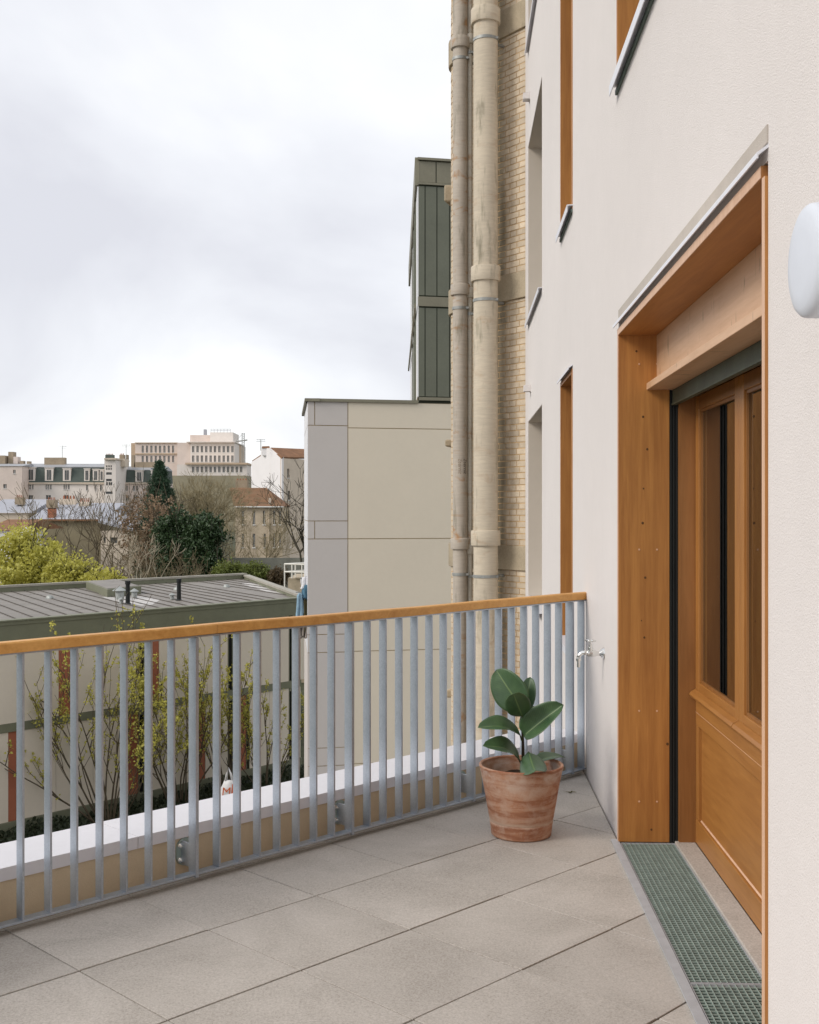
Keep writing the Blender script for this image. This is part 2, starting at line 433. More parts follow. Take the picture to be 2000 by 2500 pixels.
# ================================================================== terrace floor
def clip(poly, f):
    out = []
    for i in range(len(poly)):
        a, b = poly[i], poly[(i+1) % len(poly)]; fa, fb = f(a), f(b)
        if fa >= 0: out.append(a)
        if fa*fb < 0:
            t = fa/(fa-fb); out.append((a[0]+(b[0]-a[0])*t, a[1]+(b[1]-a[1])*t))
    return out
def in_fac(m): return lambda p: -m - ((p[0]-FX)*CF - p[1]*SF)
def in_rail(m): return lambda p: m - ((p[0]-R0.x)*RN.x + (p[1]-R0.y)*RN.y)
base = [(-9, -6), (3, -6), (3, 9), (-9, 9)]
slab = clip(clip(base, in_fac(.004)), in_rail(.088))
mb = MB(); mb.prism(slab, -.30, -.007)
floor = mb.build('terrace_floor', M['joint'], kind='structure')
ta = Vector((math.sin(RA), math.cos(RA)))*.5105; tb = Vector((math.cos(RA), -math.sin(RA)))*.5135
to = Vector((-.722, 4.087)); rng = random.Random(4)
tiles = MB(); k_ = 0
for i in range(-14, 12):
    for j in range(-4, 16):
        gp, gq = .0020, .0036
        c00 = to + ta*i + tb*j
        ea = ta.normalized()*gp; eb = tb.normalized()*gq
        q = [c00+ea+eb, c00+ta-ea+eb, c00+ta+tb-ea-eb, c00+tb+ea-eb]
        poly = clip(clip(clip([tuple(p) for p in q], in_fac(.008)), in_rail(.055)), lambda p: p[1] + 1.0)
        if len(poly) < 3: continue
        cx = sum(p[0] for p in poly)/len(poly); cy = sum(p[1] for p in poly)/len(poly)
        area = abs(sum(poly[n][0]*poly[(n+1)%len(poly)][1]-poly[(n+1)%len(poly)][0]*poly[n][1] for n in range(len(poly))))/2
        if area < .0008 or cx < -6: continue
        dz = rng.uniform(-.0012, .0012)
        t_ = MB(); t_.prism(poly, -.0067, dz)
        t_.build('tile', M['tile'], floor, bevel=.0016)

# ================================================================== our rendered house
house = thing('rendered_house', fac(4, 1.5, GZ), 'pale rendered apartment house with timber-lined door and windows along the terrace', 'building')
UD0, UD1 = 2.705, 5.195            # door opening along the wall
ZD = 2.335
UE = fac_u(1283)                   # far end of the facade
wins = []
for z0, z1 in ((.60, 2.42), (3.44, 5.28), (6.28, 8.12), (-2.24, -.42), (-5.1, -3.2)):
    wins.append((fac_u(1398.5), fac_u(1370), z0, z1))
logs = []
for z0, z1 in ((.60, 2.44), (3.44, 5.30), (6.28, 8.15), (-2.24, -.40)):
    logs.append((fac_u(1323.5), fac_u(1289.5), z0, z1))
upper = [(3.55, 5.245, 3.44, 5.28)]
door_op = [(UD0, UD1, -.06, ZD)]
mb = MB(); wall_grid(mb, fac, -7, UE, GZ-.2, 9.6, wins+logs+upper+door_op, .42)
mb.build('wall', M['plaster'], house)
mb = MB(); mb.box((-7, .425, GZ-.2), (UE-.002, 3.5, -.10), fac); mb.box((-7, .425, 2.5), (UE-.002, 3.5, 3.3), fac)
mb.box((-7, .425, 5.4), (UE-.002, 3.5, 6.2), fac); mb.box((-7, .425, 8.2), (UE-.002, 3.5, 9.55), fac)
mb.box((-7, 3.2, -.1), (UE-.002, 3.5, 8.2), fac); mb.box((UE-.3, .43, -.1), (UE-.003, 3.2, 8.2), fac)
mb.build('inner_structure', M['room'], house)

# loggia openings: plaster back walls so that the far reveal reads, plus soffit joint line and pale sill
for (a, b, c, d) in logs:
    mb = MB(); mb.box((a+.003, .40, c+.002), (b-.003, .43, d-.002), fac)
    wn_ = mb.build('window', M['plaster'], house)
    mb = MB(); mb.box((a+.02, .17, d-.0065), (b-.02, .178, d-.0051), fac); mb.build('soffit_joint', M['black'], wn_)
    mb = MB(); mb.extrude([(-.036, .0), (.39, .012), (.39, .004), (-.032, -.006), (-.032, -.044), (-.036, -.044)], lambda u, w_, z: fac(u, w_, c+.018+z), a-.005, b+.005)
    mb.build('sill', M['white_metal'], wn_)
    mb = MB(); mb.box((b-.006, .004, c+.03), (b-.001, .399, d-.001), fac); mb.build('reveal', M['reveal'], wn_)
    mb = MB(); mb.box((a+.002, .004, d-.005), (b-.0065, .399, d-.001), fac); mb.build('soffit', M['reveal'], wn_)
    mb = MB(); mb.box((a+.25, .385, c+.15), (b-.25, .398, d-.2), fac); mb.build('pane', M['darkglass'], wn_)
# narrow timber windows
for wi, (a, b, c, d) in enumerate(wins + upper):
    mb = MB()
    mb.box((b-.028, -.006, c+.002), (b-.001, .30, d-.002), fac)
    jo = mb.build('window', M['jamb'], house, bevel=.0015)
    mb = MB(); mb.box((a+.001, -.006, c+.002), (a+.028, .30, d-.002), fac); mb.build('jamb', M['jamb'], jo, bevel=.0015)
    mb = MB(); mb.box((a+.0285, -.005, d-.03), (b-.0285, .30, d-.003), fac); mb.build('head', M['jambH'], jo)
    mb = MB(); mb.box((a+.029, .24, c+.03), (b-.029, .29, c+.10), fac); mb.box((a+.029, .24, d-.10), (b-.029, .29, d-.031), fac)
    mb.box((a+.029, .24, c+.101), (a+.09, .29, d-.101), fac); mb.box((b-.09, .24, c+.101), (b-.029, .29, d-.101), fac)
    mb.build('frame', M['doorwood'], jo)
    mb = MB(); mb.box((a+.091, .262, c+.101), (b-.091, .268, d-.101), fac); mb.build('pane', M['darkglass'], jo)
    mb = MB(); mb.extrude([(-.038, .0), (.235, .012), (.235, .004), (-.034, -.006), (-.034, -.046), (-.038, -.046)], lambda u, w_, z: fac(u, w_, c+.024+z), a-.012, b+.012)
    sp = mb.build('sill', M['white_metal'], jo)
    mb = MB(); mb.box((a+.0, -.012, c-.022), (b-.0, -.001, c-.001), fac); mb.build('drip_edge', M['galv_dark'], jo)
    if wi == 0 or wi == 3:
        mb = MB(); mb.extrude([(-.026, .0), (.0, .018), (.0, .026), (-.030, .006), (-.030, -.010), (-.026, -.010)], lambda u, w_, z: fac(u, w_, d+z), a-.004, b+.010)
        mb.build('flashing', M['white_metal'], jo)

# ------- door surround
mb = MB(); mb.box((UD1-.034, -.008, .006), (UD1-.001, .2215, ZD-.002), fac)
sur = mb.build('door_surround', M['jamb'], house, bevel=.002)
mb = MB(); mb.box((UD0+.001, -.0072, .006), (UD0+.026, .25, ZD-.0365), fac); mb.build('jamb', M['jamb'], sur)
mb = MB(); mb.box((UD0+.0012, -.0082, .006), (UD0+.0258, -.0073, ZD-.0365), fac); mb.build('jamb_edge', M['edge_wood'], sur)
mb = MB(); mb.box((UD0+.0262, -.0112, ZD-.034), (UD1-.0345, -.0101, ZD-.006), fac); mb.build('soffit_edge', M['edge_wood'], sur)
mb = MB(); mb.box((UD1-.033, -.0092, .008), (UD1-.002, -.0081, ZD-.004), fac); mb.build('jamb_edge', M['edge_wood'], sur)
kn_ = MB(); kn_.lathe([(0, .0009), (.0034, .0008), (.0048, .0001)], (0, 0, 0), 12, axis=(0, -1, 0)); knm = raw_mesh('knot', kn_, M['knot'])
for kx, ky, ks in ((1551, 858, 1.0), (1567, 1018, 1.1), (1577, 1097, 1.1), (1568, 1193, .8), (1566, 1277, 1.2), (1572, 1410, 1.1), (1570, 1556, 1.0), (1563, 1515, .6), (1587, 2024, 1.0), (1640, 1815, 1.3)):
    w_ = (kx-1000)/F*UD1*CF - FX - SF*UD1
    inst('knot', knm, sur, fac(UD1-.0345, max(.01, min(.212, w_)), zat(ky, UD1-.034)), 0, (ks, 1, ks*1.1))
mb = MB(); mb.box((UD0+.0265, -.010, ZD-.036), (UD1-.0345, .172, ZD-.004), fac); mb.build('soffit', M['jambH'], sur, bevel=.0015)
mb = MB(); mb.box((UD0+.036, .164, 2.083), (UD1-.0345, .30, ZD-.0365), fac); mb.build('lintel_board', M['pale_wood'], sur)
mb = MB(); mb.box((UD0+.0365, .118, 2.052), (UD1-.0348, .30, 2.0825), fac); mb.build('ledge', M['pale_wood'], sur, bevel=.002)
mb = MB(); mb.extrude([(-.024, .000), (.0, .018), (.0, .026), (-.028, .006), (-.028, -.008), (-.024, -.008)], lambda u, w_, z: fac(u, w_, ZD+.012+z), UD0-.004, UD1+.012)
mb.build('flashing', M['white_metal'], sur)
mb = MB(); mb.box((UD0-.002, -.0035, ZD+.042), (UD1+.004, -.0002, ZD+.085), fac); mb.build('shaded_render_edge', M['shaded_render_edge'], sur)  # strip coloured darker for the shade in the recess above the flashing
# screw plugs on the jamb
scr = MB(); scr.lathe([(0, .0015), (.004, .0015), (.0045, 0)], (0, 0, 0), 10, axis=(0, -1, 0)); scm = raw_mesh('screw_plug', scr, M['edge_wood'])
for z in (2.17, 1.33, .60, .19):
    for w_ in (.085, .165):
        inst('screw_plug', scm, sur, fac(UD1-.0345, w_, z))
# blind and guide rail
mb = MB()
for w0, w1 in ((.222, .231), (.235, .2435), (.248, .2585)):
    mb.box((UD1-.036, w0, .004), (UD1-.002, w1, 2.0505), fac)
mb.box((UD1-.02, .2225, .004), (UD1-.003, .2585, 2.05), fac)
mb.build('guide_rail', M['black'], sur)
mb = MB(); mb.box((UD0+.037, .233, 1.985), (UD1-.038, .249, 2.05), fac); mb.box((UD0+.037, .2295, 1.982), (UD1-.038, .2525, 1.990), fac)
mb.build('roller_blind', M['greenmetal'], sur)
mb = MB(); mb.box((UD0+.036, .2595, .0145), (UD0+.06, .335, 2.05), fac); mb.box((UD1-.06, .2595, .0145), (UD1-.002, .3345, 2.05), fac)
mb.box((UD0+.061, .2595, 2.02), (UD1-.061, .334, 2.05), fac)
mb.build('frame', M['redwood'], sur)

# ------- three door leaves
uw = (UD1 - UD0 - .12)/3
w0, w1 = .332, .405
da, db = UD0+.061, UD1-.061
mb = MB(); mb.box((da, w0+.001, .545), (db, w1, .664), fac)
ap = mb.build('door_panel', M['doorwoodH'], house, bevel=.003)
mb = MB(); mb.box((da, w0+.001, .0145), (db, w1, .122), fac); mb.build('bottom_rail', M['doorwoodH'], ap, bevel=.003)
mb = MB(); mb.box((db-.045, w0+.002, .1225), (db, w1, .5445), fac); mb.build('stile', M['doorwood'], ap, bevel=.002); mb = MB(); mb.box((da, w0+.002, .1225), (da+.045, w1, .5445), fac); mb.build('stile', M['doorwood'], ap, bevel=.002)
mb = MB(); mb.box((da+.0455, w0+.018, .1225), (db-.0455, w1-.005, .5445), fac); mb.build('panel', M['doorwoodH'], ap)
mb = MB(); mb.extrude([(.0175, 0), (.012, 0), (.0175, .005)], lambda u, w_, z: fac(u, w0+w_, .1226+z), da+.046, db-.046); mb.build('bead', M['edge_wood'], ap)
mb = MB(); mb.box((da, w0+.0, .602), (db, w0+.0009, .6035), fac); mb.build('joint_line', M['edge_wood'], ap)
for li in range(3):
    a = UD0 + .06 + uw*li + .0015; b = a + uw - .003
    st = .066; zb1 = .668; zb2 = .74
    mb = MB(); mb.box((a, w0, zb1), (a+st, w1, 2.018), fac)
    dl = mb.build('casement', M['doorwood'], house, bevel=.003)
    mb = MB(); mb.box((b-st, w0, zb1), (b, w1, 2.018), fac); mb.build('stile', M['doorwood'], dl, bevel=.003)
    mb = MB(); mb.box((a+st+.0005, w0+.001, 1.955), (b-st-.0005, w1, 2.017), fac); mb.build('top_rail', M['redwood'], dl, bevel=.003)
    mb = MB(); mb.box((a+st+.0005, w0+.001, zb1), (b-st-.0005, w1, zb2), fac); mb.build('bottom_rail', M['doorwoodH'], dl, bevel=.003)
    mb = MB(); mb.extrude([(0, .0), (-.022, -.012), (-.030, -.024), (-.024, -.036), (0, -.038)], lambda u, w_, z: fac(u, w0+w_, .708+z), a+.004, b-.004)
    mb.build('drip_moulding', M['doorwoodH'], dl, bevel=.002)
    mb = MB()
    mb.box((a+st+.001, w0+.010, zb2+.0005), (a+st+.012, w0+.03, 1.9545), fac); mb.box((b-st-.012, w0+.010, zb2+.0005), (b-st-.001, w0+.03, 1.9545), fac)
    mb.box((a+st+.0125, w0+.0105, zb2+.0006), (b-st-.0125, w0+.03, zb2+.012), fac); mb.box((a+st+.0125, w0+.0105, 1.943), (b-st-.0125, w0+.03, 1.9544), fac)
    mb.build('glazing_bead', M['redwood'], dl)
    mb = MB(); mb.box((a+st+.0122, w0+.018, zb2+.0122), (b-st-.0122, w0+.022, 1.9428), fac); mb.build('pane', M['pane'], dl)
# curtain close behind the glass, hanging in soft folds
mb = MB(); n = 150
for i in range(n+1):
    u = UD0+.03 + (UD1-UD0-.05)*i/n; w_ = .424 + .008*math.sin(i*.55) + .006*math.sin(i*1.27+1)
    mb.v += [fac(u, w_, .60), fac(u, w_, 2.10)]
mb.f = [(2*i, 2*i+2, 2*i+3, 2*i+1) for i in range(n)]
mb.build('curtain', M['curtain'], None, 'olive curtain hanging in soft folds behind the glazed door casements', 'curtain', smooth=True, solid=.003)
# threshold
mb = MB(); mb.box((UD0+.034, .2445, -.05), (UD1-.0365, .333, .014), fac); mb.build('threshold', M['tile'], house, bevel=.003)
mb = MB(); mb.box((UD0+.002, -.02, -.30), (UD1-.002, .40, -.12), fac); mb.build('drain_channel', mottle('channel_concrete', (.05, .055, .05), .3, 8), house)

# small overflow spouts on the facade
for i, (px, py) in enumerate(((1294, 238), (1296, 949))):
    u = fac_u(px); z = zat(py, u)
    mb = MB(); mb.box((u-.05, -.07, z-.03), (u+.05, -.001, z+.03), fac); mb.box((u-.06, -.006, z-.04), (u+.06, -.0005, z+.04), fac)
    mb.build('overflow_spout', M['plaster'], house)

# ================================================================== gratings in the door recess
mb = MB()
edge = thing('edging_angle', fac(4, -.02, .0), 'flat galvanised steel edging strip between pavers and grating', 'edging')
mb.box((UD0-1.0+1.0, -.038, .0022), (UD1+.004, -.004, .0075), fac); mb.box((UD0, -.009, -.04), (UD1-.002, -.004, .002), fac)
mb.build('angle', M['galv_flat'], edge)
um = 3.62
for gi, (g0, g1, lab) in enumerate(((um+.003, UD1-.040, 'steel mesh drain grating at the foot of the wide larch jamb'), (UD0+.036, um-.003, 'steel mesh drain grating at the pale edge-on door jamb'))):
    g = thing('drain_grating', fac((g0+g1)/2, .12, -.05), lab, 'grating', 'drain gratings along the door')
    mb = MB(); mb.box((g0, .0, -.03), (g1, .003, .004), fac); mb.box((g0, .240, -.03), (g1, .243, .004), fac)
    mb.box((g0, .0035, -.03), (g0+.003, .2395, .0042), fac); mb.box((g1-.003, .0035, -.03), (g1, .2395, .0042), fac)
    mb.build('frame', M['galv_flat'], g)
    mb = MB(); n = 12
    for i in range(1, n):
        w_ = .243*i/n
        mb.box((g0+.0032, w_-.0010, -.003), (g1-.0032, w_+.0010, .0040), fac)
    mb.build('bearing_bars', M['grate'], g, kind='stuff')
    mb = MB(); m = int((g1-g0)/.0215); lowb = MB()
    for i in range(1, m):
        u = g0 + (g1-g0)*i/m
        mb.box((u-.0012, .0032, -.001), (u+.0012, .2398, .0033), fac); lowb.box((u-.0011, .0033, -.026), (u+.0011, .2397, -.0012), fac)
    mb.build('cross_bars', M['grate'], g, kind='stuff')
    lowb.build('cross_bar_webs', M['galv_dark'], g, kind='stuff')

# ================================================================== parapet + railing
par = thing('parapet_wall', rail(3, .2, GZ), 'low sand-coloured parapet wall outside the railing with a white metal coping', 'wall')
mb = MB(); mb.box((-.12, .09, GZ), (7.5, .36, .162), rail); mb.build('wall', M['plaster_in'], par)
cuts = [-.10, 2.905, 5.4, 7.5]
for c0, c1 in zip(cuts, cuts[1:]):
    mb = MB(); mb.extrude([(.083, .160), (.083, .208), (.383, .2075), (.383, .150), (.380, .150), (.380, .200), (.086, .2005), (.086, .160)], lambda u, a, b: rail(u, a, b), c0+.0012, c1-.0012)
    mb.build('coping', M['coping'], par)

rl = thing('terrace_railing', rail(3, 0, 0), 'galvanised steel bar railing with a larch handrail around the paved terrace', 'railing')
cuts = [-.02, 2.60, 6.4]
for c0, c1 in zip(cuts, cuts[1:]):
    mb = MB()
    prof = [(-.026, 1.000), (-.026, 1.034), (-.022, 1.040), (.022, 1.040), (.026, 1.034), (.026, 1.000)]
    n = 40
    for i in range(n+1):
        t = c0+.001 + (c1-c0-.002)*i/n; dz = .0012*math.sin(t*3.1)+.0008*math.sin(t*8.3)
        for a, b in prof: mb.v.append(rail(t, a, b+dz))
    k = len(prof)
    for i in range(n):
        for j in range(k): mb.f.append((i*k+j, i*k+(j+1) % k, (i+1)*k+(j+1) % k, (i+1)*k+j))
    mb.f += [tuple(range(k-1, -1, -1)), tuple(range(n*k, n*k+k))]
    mb.build('handrail', M['handrail'], rl, bevel=.0015)
mb = MB(); mb.box((.02, -.018, .992), (6.4, .018, .9985), rail); mb.build('top_flat', M['galv'], rl)
mb = MB(); mb.box((.03, -.0225, .030), (6.4, .0225, .038), rail); mb.build('bottom_rail', M['galv'], rl, bevel=.001)
bar = MB(); bar.box((-.004, -.0225, .0385), (.004, .0225, .9915)); barm = raw_mesh('baluster', bar, M['galv'])
pst = MB(); pst.box((-.007, -.0255, .022), (.007, .0255, .9915)); pstm = raw_mesh('post', pst, M['galv'])
T = [0.049, 0.156, 0.26, 0.362, 0.466, 0.57, 0.674, 0.781, 0.884, 0.999, 1.103, 1.208, 1.311, 1.416, 1.521, 1.627, 1.731, 1.842, 1.953, 2.059, 2.161, 2.268, 2.375, 2.481, 2.584, 2.698, 2.805, 2.91, 3.02, 3.125, 3.23, 3.335, 3.442]
t = T[-1]
while t < 6.3: t += .105; T.append(t)
posts = {1: 1, 9: 1, 17: 1, 25: 1, 33: 1, 41: 1}
for i, t in enumerate(T):
    x, y, _ = rail(t, 0, 0)
    if i in posts: inst('post', pstm, rl, (x, y, 0), RROT)
    else: inst('baluster', barm, rl, (x, y, 0), RROT)
    if i in posts:
        tt = t + .007
        mb = MB()      # round-ended wall plate
        prof = []
        for q in range(15):
            an = math.pi*q/14; prof.append((tt-.022+math.cos(an)*.042, .117+math.sin(an)*.042))
        for q in range(15):
            an = math.pi+math.pi*q/14; prof.append((tt-.022+math.cos(an)*.042, .088+math.sin(an)*.042))
        vs = [rail(a, .0895, b) for a, b in prof] + [rail(a, .081, b) for a, b in prof]; n = len(prof)
        mb.add(vs, [tuple(range(n)), tuple(range(2*n-1, n-1, -1))] + [(q, (q+1) % n, n+(q+1) % n, n+q) for q in range(n)])
        br = mb.build('bracket', M['grate'], rl, bevel=.001)
        mb = MB(); mb.box((tt-.012, .0262, .055), (tt-.002, .0808, .150), rail); mb.build('fin', M['galv'], br, bevel=.001)
        for zz in (.074, .132):
            mb = MB(); c = rail(tt+.004, .081, zz); ax = (-RN.x, -RN.y, 0)
            mb.lathe([(0, .004), (.011, .004), (.012, 0)], c, 16, ax); mb.lathe([(0, .012), (.0075, .012), (.0075, .004)], c, 6, ax); mb.lathe([(0, .022), (.004, .022), (.004, .012)], c, 8, ax)
            mb.build('bolt', M['chrome'], br)

# ================================================================== tap
ut, zt = fac_u(1475.5), zat(1595, fac_u(1475.5))
tap = thing('garden_tap', fac(ut, 0, zt-.06), 'small chrome garden tap with a cross handle mounted on the rendered wall', 'tap')
ax = Vector((-CF, SF, 0))
c = Vector(fac(ut, 0, zt))
mb = MB(); mb.lathe([(0, .001), (.030, .001), (.029, .006), (.014, .020), (.009, .028)], c, 24, ax); mb.build('rosette', M['chrome'], tap, smooth='auto')
mb = MB(); mb.path([c+ax*.02, c+ax*.035, c+ax*.045, c+ax*.06, c+ax*.085], [.011, .012, .016, .017, .015], 14)
mb.build('valve_body', M['chrome'], tap, smooth='auto')
cc = c+ax*.068; up = Vector((0, 0, 1))
mb = MB(); mb.lathe([(.011, .0), (.011, .022), (.013, .022), (.013, .03), (.008, .032), (.008, .045), (.005, .047), (.005, .062), (0, .062)], cc, 14); mb.build('bonnet', M['chrome'], tap, smooth='auto')
mb = MB(); hd = Vector((-.85, .52, 0)); mb.path([cc+up*.064-hd*.028, cc+up*.064, cc+up*.064+hd*.028], [.0045, .006, .0045], 10); hd2 = Vector((.52, .85, 0)); mb.path([cc+up*.0642-hd2*.028, cc+up*.0642, cc+up*.0642+hd2*.028], [.0045, .006, .0045], 10); mb.build('handle', M['chrome'], tap, smooth=True)
mb = MB(); pts = [c+ax*.08, c+ax*.095+up*.004, c+ax*.112+up*.002, c+ax*.124-up*.010, c+ax*.128-up*.024]
mb.path(pts, [.012, .0115, .011, .0105, .0105], 14); mb.build('spout', M['chrome'], tap, smooth=True)
mb = MB(); mb.lathe([(.0, -.03), (.013, -.030), (.013, -.018), (.009, -.016)], c+ax*.128-up*.008, 14); mb.lathe([(0, -.062), (.0085, -.062), (.0085, -.03)], c+ax*.128-up*.008, 14); mb.build('nozzle', M['chrome'], tap, smooth='auto')

# ================================================================== wall lamp
ul = 2.107; zl = 1.965
c = Vector(fac(ul, 0, zl))
lam = thing('wall_lamp', fac(ul, 0, zl-.12), 'white round opal drum lamp on the rendered wall beside the door', 'lamp')
mb = MB(); mb.lathe([(0, .0005), (.085, .0005), (.085, .02)], c, 40, ax); mb.build('base', M['white_metal'], lam, smooth='auto')
mb = MB(); mb.lathe([(.085, .02), (.102, .021), (.105, .03), (.105, .082), (.1035, .090), (.098, .096), (.088, .100), (.06, .1035), (0, .105)], c, 64, ax); mb.build('diffuser', M['lamp'], lam, smooth=True)

# ================================================================== pot + rubber plant
PC = Vector((.520, 5.300, 0.0))
pot = thing('terracotta_pot', PC, 'weathered terracotta flower pot with lime bloom standing on the pavers', 'pot')
mb = MB()
prof = [(0, .0), (.132, .0), (.139, .006), (.1445, .050), (.147, .064), (.1455, .068), (.148, .074), (.165, .17), (.178, .245), (.190, .300), (.1955, .318), (.1965, .324), (.194, .328), (.188, .3285), (.183, .325), (.180, .300), (.162, .20), (0, .20)]
mb.lathe(prof, PC+Vector((0, 0, .0005)), 72); mb.build('body', M['terracotta'], pot, smooth='auto')
mb = MB(); n = 36
mb.v = [tuple(PC+Vector((0, 0, .262)))]
for rr in (.06, .12, .174):
    for i in range(n):
        a = 2*math.pi*i/n; mb.v.append(tuple(PC+Vector((rr*math.cos(a), rr*math.sin(a), .255+.008*math.sin(5*a+rr*70)))))
mb.f = [(0, 1+i, 1+(i+1) % n) for i in range(n)] + [(1+k*n+i, 1+(k+1)*n+i, 1+(k+1)*n+(i+1) % n, 1+k*n+(i+1) % n) for k in range(2) for i in range(n)]
mb.build('soil', M['soil'], pot, smooth=True)

pl = thing('rubber_plant', PC+Vector((0, 0, .26)), 'young rubber plant with large glossy dark green leaves growing in the terracotta pot', 'plant')
SB = P(1276, 1884, 5.3); ST = P(1277, 1738, 5.3); SB.z = .255
mb = MB(); mb.path([SB, SB.lerp(ST, .3)+Vector((.002, 0, 0)), SB.lerp(ST, .6), SB.lerp(ST, .85)+Vector((-.002, 0, 0)), ST], [.0088, .0078, .0068, .0056, .004], 10)
mb.build('stem', M['stem_low'], pl, smooth=True)
def leaf(att, base, tip, side, width, fold=.35, bow=.06, wp=.85, twist=0.0):
    base, tip, side = Vector(base), Vector(tip), Vector(side).normalized()
    a = tip-base; Ln = a.length; ad_ = a.normalized(); side = (side-ad_*side.dot(ad_)).normalized(); nrm = side.cross(ad_).normalized()
    m, n = 22, 11; mb = MB(); uv = []
    for i in range(m+1):
        s = i/m
        q_ = s**wp*2-1; prof = (max(0, 1-q_*q_)**.5) if 0 < s < 1 else 0
        hw = width/2*prof + .0008
        mid = base + a*s + nrm*(bow*Ln*math.sin(math.pi*s))
        sd = (side*math.cos(twist*s) + nrm*math.sin(twist*s))
        nn = sd.cross(ad_)
        if s > .9: mid = mid + a*.02*(s-.9)/.1
        for j in range(n):
            q = -1 + 2*j/(n-1)
            wav = .02*math.sin(9*s+q)*width*abs(q)
            mb.v.append(tuple(mid + sd*(q*hw*math.cos(fold*.8)) + nn*((abs(q)**1.25)*hw*fold + wav))); uv.append((s, (q+1)/2))
    mb.f = [(i*n+j, i*n+j+1, (i+1)*n+j+1, (i+1)*n+j) for i in range(m) for j in range(n-1)]
    mb.uv = uv
    o = mb.build('leaf', M['leaf'], pl, smooth=True, solid=.0014)
    ps = MB(); at = Vector(att); md = (at+base)/2 + Vector((0, 0, -.004))
    ps.path([at, md, base, base+a*.06+nrm*(bow*Ln*.18)], [.0036, .0033, .003, .002], 8); ps.build('petiole', M['stem'], o, smooth=True)
def SP(f): return SB.lerp(ST, f)
Y0 = 5.3
leaf(SP(.95), P(1276, 1730, 5.32), P(1213, 1637, 5.37), (.80, -.25, .52), .165, .20, .05, .85)
leaf(SP(.97), P(1285, 1736, 5.34), P(1295, 1655, 5.38), (.93, -.38, .0), .082, .25, .04, .88)
leaf(SP(.66), P(1281, 1792, 5.34), P(1316, 1728, 5.42), (.72, -.35, -.42), .105, .22, .04, .85)
leaf(SP(.88), P(1276, 1750, 5.27), P(1254, 1694, 5.15), (.86, -.10, .34), .118, -.28, .05, .86)
leaf(SP(.62), P(1279, 1797, 5.29), P(1374, 1722, 5.22), (.42, -.52, -.55), .14, .62, .03, .85)
leaf(SP(.55), P(1270, 1795, 5.28), P(1169, 1777, 5.20), (-.05, -.80, -.30), .115, -.42, -.12, .88)
leaf(SP(.20), P(1268, 1856, 5.29), P(1181, 1822, 5.20), (-.25, -.85, -.22), .115, -.42, -.14, .88)
leaf(SP(.28), P(1291, 1836, 5.25), P(1307, 1881, 5.03), (.94, .15, .22), .125, .38, .10, .85)
leaf(SP(.22), P(1310, 1862, 5.33), P(1377, 1850, 5.44), (.15, -.92, -.14), .085, .30, .08, .85)

# dry tuft on the pavers
tc0 = Vector(((1392-1000)/F*F*H/(1936-1250), F*H/(1936-1250), .001)); rg = random.Random(2); mb = MB()
for i in range(16):
    a = rg.uniform(0, 6.28); l_ = rg.uniform(.015, .04)
    p1 = tc0 + Vector((math.cos(a)*l_, math.sin(a)*l_*.5, rg.uniform(.002, .008))); mb.path([tc0+Vector((rg.uniform(-.01, .01), rg.uniform(-.004, .004), .001)), (tc0+p1)/2+Vector((0, 0, .004)), p1], [.0009, .0008, .0003], 4)
mb.build('dry_grass_tuft', mottle('dry_grass', (.13, .12, .035), .3, 60), None, 'small tuft of dry grass lying on the pavers behind the pot', 'grass')

# ================================================================== old brick house with rounded corner
BX, BY, _ = fac(UE, .02, 0); BX += .03
BA = math.radians(36.7); BD = Vector((-math.sin(BA), math.cos(BA))); BNn = Vector((-math.cos(BA), -math.sin(BA)))
BL = 1.25; BR = .34                                        # straight length, corner radius
def bpt(s, out, z):
    """point on the brick face: straight run, then a quarter-round corner turning away"""
    if s <= BL: q = Vector((BX, BY)) + BD*s; n = BNn
    else:
        a = (s-BL)/BR; cen = Vector((BX, BY)) + BD*BL - BNn*BR
        amax = math.radians(125); ex = max(0, a-amax)*BR; a = min(a, amax)
        n = (BNn*math.cos(a) + BD*math.sin(a)); q = cen + n*BR
        tdir = (-BNn*math.sin(a) + BD*math.cos(a)); q = q + tdir*ex
    q = q + n*out
    return (q.x, q.y, z)
SMAX = BL + BR*math.radians(125) + .8
brick_house = thing('brick_house', bpt(BL, -1.0, GZ), 'old cream brick house with a rounded corner and concrete floor bands', 'building')
M['brick'] = mottle('cream_brick', (.60, .505, .375), .2, 9, .9, .3, 160, objvar=.12)
M['brick_far'] = mottle('cream_brick_mass', (.60, .505, .375), .26, 7, .9, .3, 160)
M['mortar'] = mottle('ochre_mortar', (.53, .375, .215), .25, 6, .95, .4, 150)
M['concrete'] = mottle('weathered_concrete', (.40, .335, .24), .25, 3, .9, .4, 80)
